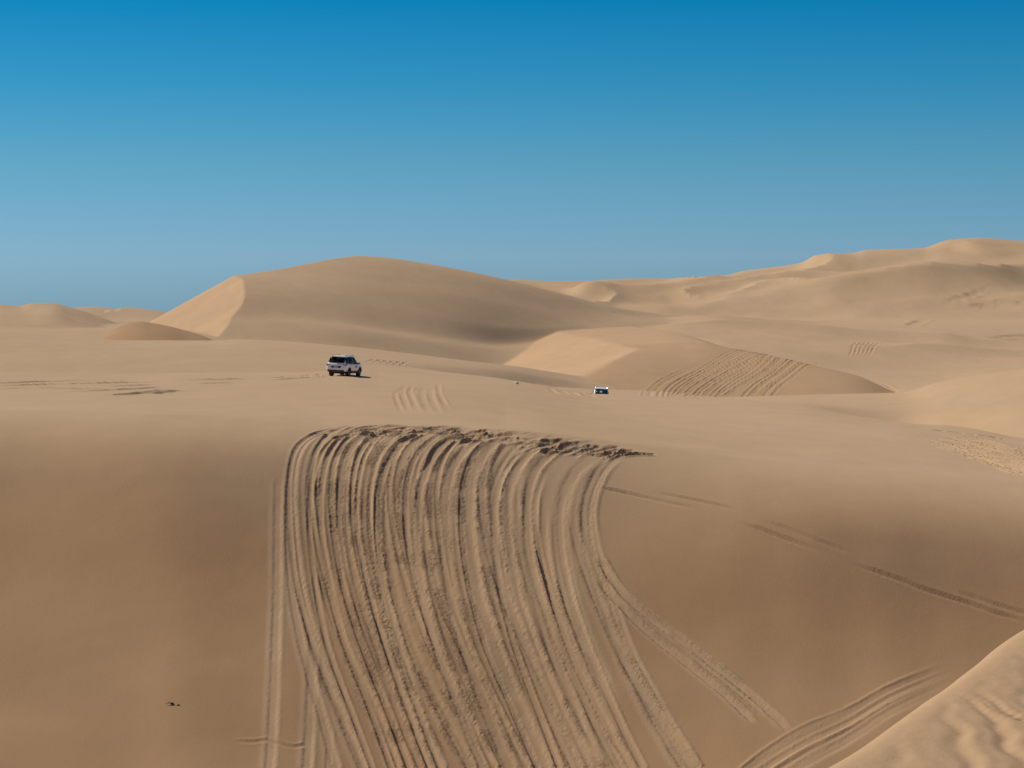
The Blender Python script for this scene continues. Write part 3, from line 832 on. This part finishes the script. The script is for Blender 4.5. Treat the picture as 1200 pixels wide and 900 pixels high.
# ------------------------------------------------------------------ mesh helpers
def link(name, verts, faces, material, parent=None, smooth=True):
    me = bpy.data.meshes.new(name)
    me.from_pydata([tuple(map(float, v)) for v in verts], [], faces)
    me.polygons.foreach_set('use_smooth', [smooth] * len(faces))
    me.materials.append(material)
    me.update()
    o = bpy.data.objects.new(name, me)
    COL.objects.link(o)
    if parent: o.parent = parent
    return o

def box_data(x0, x1, y0, y1, z0, z1, bev=0.02):
    """box with chamfered edges: 24 corner points"""
    v = []; cx, cy, cz = (x0 + x1) / 2, (y0 + y1) / 2, (z0 + z1) / 2
    import bmesh
    bm = bmesh.new()
    bmesh.ops.create_cube(bm, size=1)
    for w in bm.verts:
        w.co = (cx + w.co.x * (x1 - x0), cy + w.co.y * (y1 - y0), cz + w.co.z * (z1 - z0))
    if bev > 0:
        bmesh.ops.bevel(bm, geom=list(bm.edges), offset=min(bev, 0.45 * min(x1 - x0, y1 - y0, z1 - z0)), segments=2, affect='EDGES')
    bm.verts.index_update()
    vs = [tuple(w.co) for w in bm.verts]; fs = [[w.index for w in f.verts] for f in bm.faces]
    bm.free()
    return vs, fs
def box(name, x0, x1, y0, y1, z0, z1, m, parent, bev=0.02):
    v, f = box_data(x0, x1, y0, y1, z0, z1, bev)
    return link(name, v, f, m, parent, smooth=False)
def merge(parts):
    V_, F_ = [], []
    for v, f in parts:
        b_ = len(V_); V_ += list(v); F_ += [[i + b_ for i in g] for g in f]
    return V_, F_

def lathe_y(profile, seg_=28, cx=0, cy=0, cz=0):
    """profile of (y, r) spun about the y axis"""
    v = []; f = []
    for (yy, rr) in profile:
        for k_ in range(seg_):
            a = 2 * math.pi * k_ / seg_
            v.append((cx + rr * math.cos(a), cy + yy, cz + rr * math.sin(a)))
    for i in range(len(profile) - 1):
        for k_ in range(seg_):
            a0 = i * seg_ + k_; a1 = i * seg_ + (k_ + 1) % seg_
            f.append((a0, a1, a1 + seg_, a0 + seg_))
    return v, f

M_WHITE = mat('white_paint', (0.80, 0.80, 0.80), 0.28, 0, 0.5, 0.6)
M_GLASS = mat('tinted_glass', (0.005, 0.006, 0.007), 0.3, 0, 0.05)
M_SCREEN = mat('windscreen_glass', (0.010, 0.030, 0.026), 0.06, 0, 0.6)
M_BLACK = mat('black_plastic', (0.018, 0.018, 0.018), 0.6)
M_RUBBER = mat('tyre_rubber', (0.015, 0.014, 0.013), 0.85)
M_RIM = mat('wheel_metal', (0.20, 0.20, 0.21), 0.4, 0.8)
M_RED = mat('red_lens', (0.30, 0.010, 0.010), 0.2)
M_LAMP = mat('headlamp_lens', (0.60, 0.62, 0.65), 0.1, 0.3)
M_CHROME = mat('chrome_trim', (0.55, 0.55, 0.55), 0.2, 1.0)
M_PLATE = mat('number_plate', (0.60, 0.60, 0.58), 0.5)
M_STICK = mat('dark_sticker', (0.04, 0.04, 0.05), 0.5)

def make_suv(kind, label, category):
    """x forward, y left, z up; origin on the ground under the middle"""
    root = bpy.data.objects.new('suv', None)
    COL.objects.link(root)
    root['label'] = label; root['category'] = category
    root['group'] = 'white off-road vehicles on the dunes'
    if kind == 'rear':
        L2, WB, HW, zr0, R_ = 2.40, 1.38, 0.93, 1.83, 0.385
        #      x,    w1,   z0,   belt, roof, w2
        st = [(-2.44, 0.62, 0.62, 0.72, 0.76, 0.60), (-2.42, 0.80, 0.52, 0.88, 0.92, 0.78), (-2.36, 0.89, 0.46, 1.06, 1.10, 0.84),
              (-2.28, 0.92, 0.44, 1.14, 1.22, 0.80), (-2.20, 0.925, 0.44, 1.14, 1.48, 0.72), (-2.10, 0.93, 0.44, 1.14, 1.72, 0.66), (-1.98, 0.93, 0.44, 1.14, 1.80, 0.645),
              (-1.4, 0.93, 0.44, 1.12, 1.84, 0.65), (-0.6, 0.93, 0.44, 1.09, 1.855, 0.66), (0.2, 0.93, 0.44, 1.07, 1.82, 0.655),
              (0.55, 0.93, 0.44, 1.06, 1.74, 0.65), (0.95, 0.93, 0.44, 1.06, 1.46, 0.70), (1.30, 0.925, 0.44, 1.06, 1.16, 0.76),
              (1.42, 0.92, 0.44, 1.04, 1.12, 0.78), (1.9, 0.90, 0.44, 0.98, 1.05, 0.74), (2.2, 0.86, 0.46, 0.90, 0.97, 0.66), (2.36, 0.76, 0.50, 0.78, 0.84, 0.56), (2.42, 0.60, 0.56, 0.66, 0.70, 0.45)]
    else:
        L2, WB, HW, zr0, R_ = 2.5, 1.42, 0.98, 1.92, 0.40
        st = [(-2.48, 0.70, 0.60, 0.80, 0.86, 0.62), (-2.46, 0.90, 0.50, 1.05, 1.12, 0.80), (-2.42, 0.95, 0.46, 1.16, 1.50, 0.80), (-2.34, 0.97, 0.46, 1.18, 1.80, 0.74), (-2.2, 0.98, 0.46, 1.18, 1.88, 0.72),
              (-1.4, 0.98, 0.46, 1.16, 1.92, 0.72), (-0.6, 0.98, 0.46, 1.15, 1.93, 0.72), (0.2, 0.98, 0.46, 1.14, 1.91, 0.72), (0.5, 0.98, 0.46, 1.14, 1.86, 0.72),
              (0.85, 0.98, 0.46, 1.14, 1.56, 0.77), (1.20, 0.98, 0.46, 1.13, 1.24, 0.83), (1.32, 0.975, 0.46, 1.12, 1.19, 0.86), (1.9, 0.96, 0.46, 1.08, 1.15, 0.84),
              (2.25, 0.94, 0.46, 1.00, 1.09, 0.80), (2.42, 0.90, 0.48, 0.92, 1.00, 0.78), (2.48, 0.82, 0.52, 0.80, 0.88, 0.70), (2.50, 0.66, 0.56, 0.70, 0.78, 0.60)]
    st = np.array(st)
    xs = np.array(sorted(set(list(np.linspace(st[0, 0], st[-1, 0], 70)) + list(st[:, 0]))))
    P = np.array([pchip(st[:, 0], st[:, c_], xs) for c_ in range(1, 6)]).T
    def ring(w1, z0, zb, zr, w2):
        zs = z0 + 0.30 * (zb - z0)
        up = max(zr - zb, 0.02)
        half = [(w1 * 0.80, z0), (w1 * 0.95, z0 + 0.02), (w1 * 0.985, z0 + 0.10), (w1, zs), (w1 * 1.0, z0 + 0.6 * (zb - z0)), (w1 * 0.995, zb - 0.04), (w1 * 0.975, zb),
                (w1 * 0.94, zb + 0.03 * up), (w1 * 0.94 * 0.5 + w2 * 0.5, zb + 0.5 * up), (w2 + 0.02, zr - min(0.10, 0.25 * up)), (w2 - 0.03, zr - min(0.03, 0.10 * up)), (w2 - 0.12, zr), (w2 * 0.5, zr + 0.015)]
        return [(-a, b_) for a, b_ in half] + [(0, zr + 0.02)] + [(a, b_) for a, b_ in half[::-1]]
    v = []; f = []
    n_ = None
    arches = (-WB, WB)
    for x_, p_ in zip(xs, P):
        r_ = ring(*p_)
        n_ = len(r_)
        for (yy, zz) in r_:
            # wheel arches: lift the lower edge over each wheel
            for ax in arches:
                dx = abs(x_ - ax)
                Ra = R_ + 0.09
                if dx < Ra:
                    top = R_ + math.sqrt(Ra * Ra - dx * dx)
                    if zz < top and abs(yy) > 0.5: zz = min(top, 0.98)
            v.append((x_, yy, zz))
    for i in range(len(xs) - 1):
        for k_ in range(n_):
            f.append((i * n_ + k_, i * n_ + (k_ + 1) % n_, (i + 1) * n_ + (k_ + 1) % n_, (i + 1) * n_ + k_))
    f.append(tuple(range(n_))[::-1]); f.append(tuple((len(xs) - 1) * n_ + k_ for k_ in range(n_)))
    body = link('body', v, f, M_WHITE, root)
    def params(x_): return [float(np.interp(x_, xs, P[:, c_])) for c_ in range(5)]
    def side_y(x_, z_):
        r_ = ring(*params(x_)); h_ = r_[len(r_) // 2 + 1:][::-1]          # right half, bottom to top
        zz = [b_ for a, b_ in h_]; yy = [a for a, b_ in h_]
        return float(np.interp(z_, zz, yy))
    def roof_x(z_, front):                                                # x on the centre-line at height z
        tops = P[:, 3]
        idx = range(len(xs))
        if front:
            for i in reversed(idx):
                if tops[i] >= z_:
                    a, b_ = i, min(i + 1, len(xs) - 1)
                    t_ = (tops[a] - z_) / max(tops[a] - tops[b_], 1e-5)
                    return xs[a] + (xs[b_] - xs[a]) * min(t_, 1)
        else:
            for i in idx:
                if tops[i] >= z_:
                    a, b_ = i, max(i - 1, 0)
                    t_ = (tops[a] - z_) / max(tops[a] - tops[b_], 1e-5)
                    return xs[a] + (xs[b_] - xs[a]) * min(t_, 1)
    def shell(quadgrid, name, m, parent, off, normal_hint):
        """thin raised panel from a grid of points, pushed out and closed round its rim"""
        g = np.array(quadgrid, float); a, b_ = g.shape[:2]
        nh = np.array(normal_hint, float)
        v_ = [tuple(p_ + nh * off) for p_ in g.reshape(-1, 3)] + [tuple(p_ - nh * 0.03) for p_ in g.reshape(-1, 3)]
        f_ = []
        for i in range(a - 1):
            for k_ in range(b_ - 1):
                f_.append((i * b_ + k_, i * b_ + k_ + 1, (i + 1) * b_ + k_ + 1, (i + 1) * b_ + k_))
        o_ = a * b_
        rim_ = [k_ for k_ in range(b_)] + [i * b_ + b_ - 1 for i in range(1, a)] + [(a - 1) * b_ + k_ for k_ in range(b_ - 2, -1, -1)] + [i * b_ for i in range(a - 2, 0, -1)]
        for k_ in range(len(rim_)):
            p0, p1 = rim_[k_], rim_[(k_ + 1) % len(rim_)]
            f_.append((p0, p0 + o_, p1 + o_, p1))
        return link(name, v_, f_, m, parent)
    # side windows
    def side_window(poly_b, poly_t, sgn):
        g = []
        for t_ in np.linspace(0, 1, 4):
            rowp = []
            for w in np.linspace(0, 1, 6):
                x_ = (poly_b[0] + (poly_b[1] - poly_b[0]) * w) * (1 - t_) + (poly_t[0] + (poly_t[1] - poly_t[0]) * w) * t_
                p_ = params(x_)
                zb, zt = p_[2] + 0.05, p_[3] - 0.11
                z_ = zb + (zt - zb) * t_
                rowp.append((x_, sgn * side_y(x_, z_), z_))
            g.append(rowp)
        shell(g, 'side_window', M_GLASS, body, 0.012, (0, sgn, 0.25))
    for sgn in (-1, 1):
        if kind == 'rear':
            side_window((-2.14, -1.26), (-2.06, -1.28), sgn)
            side_window((-1.22, -0.22), (-1.24, -0.24), sgn)
            side_window((-0.14, 1.02), (-0.16, 0.45), sgn)
        else:
            side_window((-2.3, -1.40), (-2.2, -1.42), sgn)
            side_window((-1.32, -0.22), (-1.34, -0.24), sgn)
            side_window((-0.14, 0.98), (-0.16, 0.42), sgn)
    # rear window and windscreen follow the sloping ends
    def end_glass(z0, z1, front, inset, m, name, k0=0.05):
        g = []
        for t_ in np.linspace(0, 1, 5):
            z_ = z0 + (z1 - z0) * t_
            x_ = roof_x(z_, front)
            w2 = params(x_)[4] - inset
            # width at this level of the end panel
            g.append([(x_ - (0.05 if front else -0.05) * (w * w) * 1.0, w * w2, z_ + 0.015 * (1 - w * w)) for w in np.linspace(-1, 1, 9)])
        nrm = (0.8, 0, 0.6) if front else (-0.9, 0, 0.35)
        return shell(g, name, m, body, 0.035, nrm)
    if kind == 'rear':
        end_glass(1.22, 1.72, False, -0.02, M_GLASS, 'rear_window')
        end_glass(1.20, 1.70, True, 0.06, M_SCREEN, 'windscreen')
    else:
        end_glass(1.22, 1.78, False, 0.06, M_GLASS, 'rear_window')
        ws = end_glass(1.26, 1.84, True, 0.05, M_SCREEN, 'windscreen')
        # white reflections in the windscreen, made as pale panels
        for (y0_, y1_, z0_, z1_) in ((-0.16, 0.12, 1.46, 1.62), (-0.56, -0.46, 1.50, 1.60)):
            xm = roof_x((z0_ + z1_) / 2, True) + 0.05
            v_ = [(xm + (0.10 if z_ == z0_ else -0.03), y_, z_) for z_ in (z0_, z1_) for y_ in (y0_, y1_)] + [(xm + (0.06 if z_ == z0_ else -0.07), y_, z_) for z_ in (z0_, z1_) for y_ in (y0_, y1_)]
            link('screen_reflection', v_, [(0, 1, 3, 2), (4, 6, 7, 5), (0, 4, 5, 1), (2, 3, 7, 6), (0, 2, 6, 4), (1, 5, 7, 3)], M_PLATE, ws, False)
    xr = st[0, 0]; xf = st[-1, 0]
    # bumpers, lamps, plate
    rb = box('rear_bumper', xr - 0.05, xr + 0.25, -0.80, 0.80, 0.42, 0.60, M_BLACK, root, 0.04)
    fb = box('front_bumper', xf - 0.25, xf + 0.05, -0.78, 0.78, 0.42, 0.62, M_BLACK if kind == 'rear' else M_WHITE, root, 0.05)
    for sgn in (-1, 1):
        if kind == 'rear':
            v_, f_ = merge([box_data(xr + 0.03, xr + 0.34, sgn * 0.86 - 0.085, sgn * 0.86 + 0.085, 1.00, 1.13, 0.03),
                            box_data(xr + 0.06, xr + 0.16, min(sgn * 0.80, sgn * 0.48), max(sgn * 0.80, sgn * 0.48), 1.03, 1.11, 0.02)])
            link('tail_lamp', v_, f_, M_RED if sgn > 0 else M_RED, root)
            box('head_lamp', 2.12, 2.36, sgn * 0.70 - 0.10, sgn * 0.70 + 0.10, 0.78, 0.90, M_LAMP, root, 0.03)
        else:
            box('tail_lamp', xr - 0.02, xr + 0.12, sgn * 0.86 - 0.07, sgn * 0.86 + 0.07, 0.95, 1.40, M_RED, root, 0.02)
            box('head_lamp', xf - 0.16, xf + 0.02, sgn * 0.72 - 0.17, sgn * 0.72 + 0.17, 0.80, 0.96, M_LAMP, root, 0.03)
    pl = box('number_plate', xr - 0.025, xr + 0.1, -0.20, 0.20, 0.81, 0.91, M_PLATE, root, 0.01)
    box('plate_recess', xr - 0.01, xr + 0.12, -0.46, 0.46, 0.76, 0.97, M_BLACK, root, 0.02)
    if kind == 'rear':
        box('garnish', xr + 0.06, xr + 0.20, -0.40, 0.40, 1.04, 1.10, M_CHROME, root, 0.015)
        box('spoiler', -2.22, -1.90, -0.62, 0.62, 1.765, 1.825, M_WHITE, root, 0.03)
        box('badge', xr + 0.04, xr + 0.10, -0.09, 0.09, 0.965, 1.03, M_CHROME, root, 0.01)
    else:
        gr = box('grille', xf - 0.05, xf + 0.03, -0.48, 0.48, 0.70, 0.94, M_CHROME, root, 0.02)
        for k_ in range(3):
            box('grille_gap', xf + 0.0, xf + 0.036, -0.44, 0.44, 0.73 + 0.07 * k_, 0.765 + 0.07 * k_, M_BLACK, gr, 0.005)
        box('bonnet_scoop', 1.55, 1.95, -0.30, 0.30, 1.13, 1.215, M_WHITE, root, 0.03)
    box('underbody', -1.95, 1.95, -0.62, 0.62, 0.26, 0.56, M_BLACK, root, 0.05)
    for sgn in (-1, 1):
        # roof rail, mirror, handles, step, door seams
        yr_ = 0.60 if kind == 'rear' else 0.66
        v_, f_ = merge([box_data(-1.75, 0.35, sgn * yr_ - 0.02, sgn * yr_ + 0.02, zr0 + 0.055, zr0 + 0.09, 0.012),
                        box_data(-1.72, -1.62, sgn * yr_ - 0.018, sgn * yr_ + 0.018, zr0 - 0.03, zr0 + 0.06, 0.005), box_data(0.22, 0.32, sgn * yr_ - 0.018, sgn * yr_ + 0.018, zr0 - 0.05, zr0 + 0.06, 0.005)])
        link('roof_rail', v_, f_, M_CHROME, root)
        mo = 0.99 if kind == 'rear' else 1.06
        v_, f_ = merge([box_data(0.80, 0.93, sgn * (mo + 0.02) - 0.12, sgn * (mo + 0.02) + 0.12, 1.12, 1.28, 0.04), box_data(0.84, 0.90, sgn * (mo - 0.13) - 0.09, sgn * (mo - 0.13) + 0.09, 1.10, 1.15, 0.01)])
        mir = link('mirror', v_, f_, M_WHITE if kind == 'rear' else M_BLACK, root)
        box('mirror_glass', 0.785, 0.80, sgn * (mo + 0.02) - 0.10, sgn * (mo + 0.02) + 0.10, 1.14, 1.26, M_GLASS, mir, 0.0)
        for hx in (-0.45, 0.55):
            yb_ = side_y(hx, 0.98)
            box('door_handle', hx - 0.12, hx + 0.08, sgn * yb_ - 0.03, sgn * yb_ + 0.03, 0.955, 0.99, M_CHROME, root, 0.01)
        box('side_step', -0.92, 0.92, sgn * 0.90 - 0.09, sgn * 0.90 + 0.09, 0.36, 0.43, M_BLACK, root, 0.02)
        for sx in (-1.27, -0.18, 0.95):
            zz = np.linspace(0.55, 1.08, 5)
            g = [[(sx + e, sgn * side_y(sx, z_), z_) for z_ in zz] for e in (-0.008, 0.008)]
            shell(g, 'door_seam', M_BLACK, body, 0.003, (0, sgn, 0))
        # dark emblem and lettering-like mark on the front door, seen as a small dark patch
        if kind == 'rear':
            for (x0_, x1_, z0_, z1_) in ((0.18, 0.50, 0.78, 0.94), (-0.05, 0.10, 0.84, 0.90), (0.60, 0.78, 0.84, 0.90)):
                g = [[(x_, sgn * side_y(x_, z_), z_) for x_ in np.linspace(x0_, x1_, 3)] for z_ in (z0_, z1_)]
                shell(g, 'door_sticker', M_STICK, body, 0.004, (0, sgn, 0))
        # wheels in dark arches
        for ax in arches:
            v_, f_ = lathe_y([(-0.13, R_ * 0.60), (-0.135, R_ * 0.90), (-0.11, R_ * 0.98), (-0.05, R_), (0.05, R_), (0.11, R_ * 0.98), (0.135, R_ * 0.90), (0.13, R_ * 0.60), (-0.13, R_ * 0.60)], 30)
            yw = HW - 0.15
            wh = bpy.data.objects.new('wheel', None); COL.objects.link(wh); wh.parent = root; wh.location = (ax, sgn * yw, R_ - 0.035)
            link('tyre', v_, f_, M_RUBBER, wh)
            parts = [lathe_y([(sgn * 0.02, 0.02), (sgn * 0.10, 0.05), (sgn * 0.10, 0.075), (sgn * 0.06, 0.08)], 16),
                     lathe_y([(sgn * 0.05, R_ * 0.50), (sgn * 0.12, R_ * 0.56), (sgn * 0.125, R_ * 0.62), (sgn * -0.05, R_ * 0.62)], 30),
                     lathe_y([(sgn * 0.015, 0.0), (sgn * 0.02, R_ * 0.55)], 24)]
            for k_ in range(6):
                a = 2 * math.pi * k_ / 6
                bv, bf = box_data(0.05, R_ * 0.57, sgn * 0.075 - 0.018, sgn * 0.075 + 0.018, -0.03, 0.03, 0.008)
                parts.append(([(x_ * math.cos(a) - z_ * math.sin(a), y_, x_ * math.sin(a) + z_ * math.cos(a)) for x_, y_, z_ in bv], bf))
            v_, f_ = merge(parts)
            link('rim', v_, f_, M_RIM, wh)
            v_, f_ = lathe_y([(-0.20, R_ + 0.085), (0.145, R_ + 0.085)], 30)
            keep_ = [q_ for q_ in f_ if min(v_[i][2] for i in q_) > -0.05]
            link('wheel_arch', [(x_ + ax, y_ * 1.0 * sgn + sgn * (HW - 0.15), z_ + R_) for x_, y_, z_ in v_], keep_, M_BLACK, root)
    return root

def place(o, x, y, yaw, sink=0.0, L_=1.4, W_=0.8):
    """set the car down on its four wheels"""
    f_ = Vector((math.sin(yaw), math.cos(yaw), 0)); l_ = Vector((-math.cos(yaw), math.sin(yaw), 0))
    c_ = Vector((x, y, 0))
    def gp(a, b_):
        p_ = c_ + f_ * a * L_ + l_ * b_ * W_
        p_.z = zq(p_.x, p_.y); return p_
    A_, B_, C_, D_ = gp(1, 1), gp(1, -1), gp(-1, 1), gp(-1, -1)
    fx = ((A_ + B_) - (C_ + D_)).normalized(); ly = ((A_ + C_) - (B_ + D_)).normalized()
    nz = fx.cross(ly).normalized(); ly = nz.cross(fx)
    m_ = Matrix((fx, ly, nz)).transposed().to_4x4()
    m_.translation = (A_ + B_ + C_ + D_) / 4 - nz * sink
    o.matrix_world = m_
    return m_

car1 = make_suv('rear', 'white off-road car driving away, fully in view on the flat dune top', 'car')
cx1, cy1 = ((404 - 600) / F * 185.0, 185.0)
place(car1, cx1, cy1, math.radians(20 - 4.7), 0.02)
car2 = make_suv('front', 'white off-road car facing the camera, its lower half hidden behind sand', 'car')
cx2, cy2 = ((703.5 - 600) / F * 236.0, 236.0)
place(car2, cx2, cy2, math.radians(180 + 2), 0.02, 1.42, 0.82)


# ------------------------------------------------------------------ small things lying on the sand
def rock(name, label, cat, x, y, r, m, seed, squash=0.7, group=None):
    import bmesh
    bm = bmesh.new()
    bmesh.ops.create_icosphere(bm, subdivisions=3, radius=r)
    rr = random.Random(seed); ox, oy = rr.random() * 50, rr.random() * 50
    for w in bm.verts:
        n_ = w.co.normalized()
        k_ = 1 + 0.35 * float(fbm(np.array(n_.x * 1.7 + ox + n_.z), np.array(n_.y * 1.7 + oy - n_.z), 3)) * 1.6
        w.co = Vector((w.co.x * k_ * 1.2, w.co.y * k_, w.co.z * k_ * squash))
    me = bpy.data.meshes.new(name); bm.to_mesh(me); bm.free()
    me.materials.append(m)
    o = bpy.data.objects.new(name, me)
    o.location = (x, y, zq(x, y) + r * squash * 0.35)
    o['label'] = label; o['category'] = cat
    if group: o['group'] = group
    COL.objects.link(o)
    return o
M_PALEROCK = mat('pale_stone', (0.78, 0.72, 0.62), 0.9)
M_DARKROCK = mat('dark_stone', (0.035, 0.022, 0.012), 0.9)
M_TWIG = mat('dry_twig_bark', (0.05, 0.03, 0.015), 0.9)
sx, sy = ground(605, 450)
rock('stone', 'small pale stone alone near the far edge of the flat dune top', 'stone', sx, sy, 0.16, M_PALEROCK, 5, 1.1)
sx, sy = ground(206, 829.5)
rock('stone', 'tiny dark stone right of the twig on the lower left slope', 'stone', sx, sy, 0.05, M_DARKROCK, 8)
tx, ty = ground(199, 828.5)
rock('stone', 'dark lump of stone at the root of the dry twig on the lower left slope', 'stone', tx, ty, 0.075, M_DARKROCK, 11, 0.9)
def twig(x, y):
    import bmesh
    V_, F_ = [], []
    def tube(pts, r0, r1):
        b_ = len(V_); n_ = len(pts)
        for i, p_ in enumerate(pts):
            r_ = r0 + (r1 - r0) * i / (n_ - 1)
            for k_ in range(6):
                a = k_ * math.pi / 3
                V_.append((p_[0], p_[1] + r_ * math.cos(a), p_[2] + r_ * math.sin(a)))
        for i in range(n_ - 1):
            for k_ in range(6):
                F_.append((b_ + i * 6 + k_, b_ + i * 6 + (k_ + 1) % 6, b_ + (i + 1) * 6 + (k_ + 1) % 6, b_ + (i + 1) * 6 + k_))
    tube([(0.05, 0, 0.03), (-0.08, 0.01, 0.05), (-0.2, 0.0, 0.035), (-0.32, 0.02, 0.02)], 0.03, 0.008)
    tube([(-0.05, 0, 0.04), (-0.13, 0.02, 0.09), (-0.24, 0.03, 0.13)], 0.012, 0.004)
    tube([(0.03, 0, 0.03), (0.08, 0.0, 0.10), (0.10, 0.01, 0.17)], 0.012, 0.004)
    o = link('twig', V_, F_, M_TWIG)
    o.location = (x - 0.04, y - 0.03, zq(x, y) + 0.03)
    o['label'] = 'dry dark twig lying on the smooth lower left slope'; o['category'] = 'twig'
twig(tx, ty)
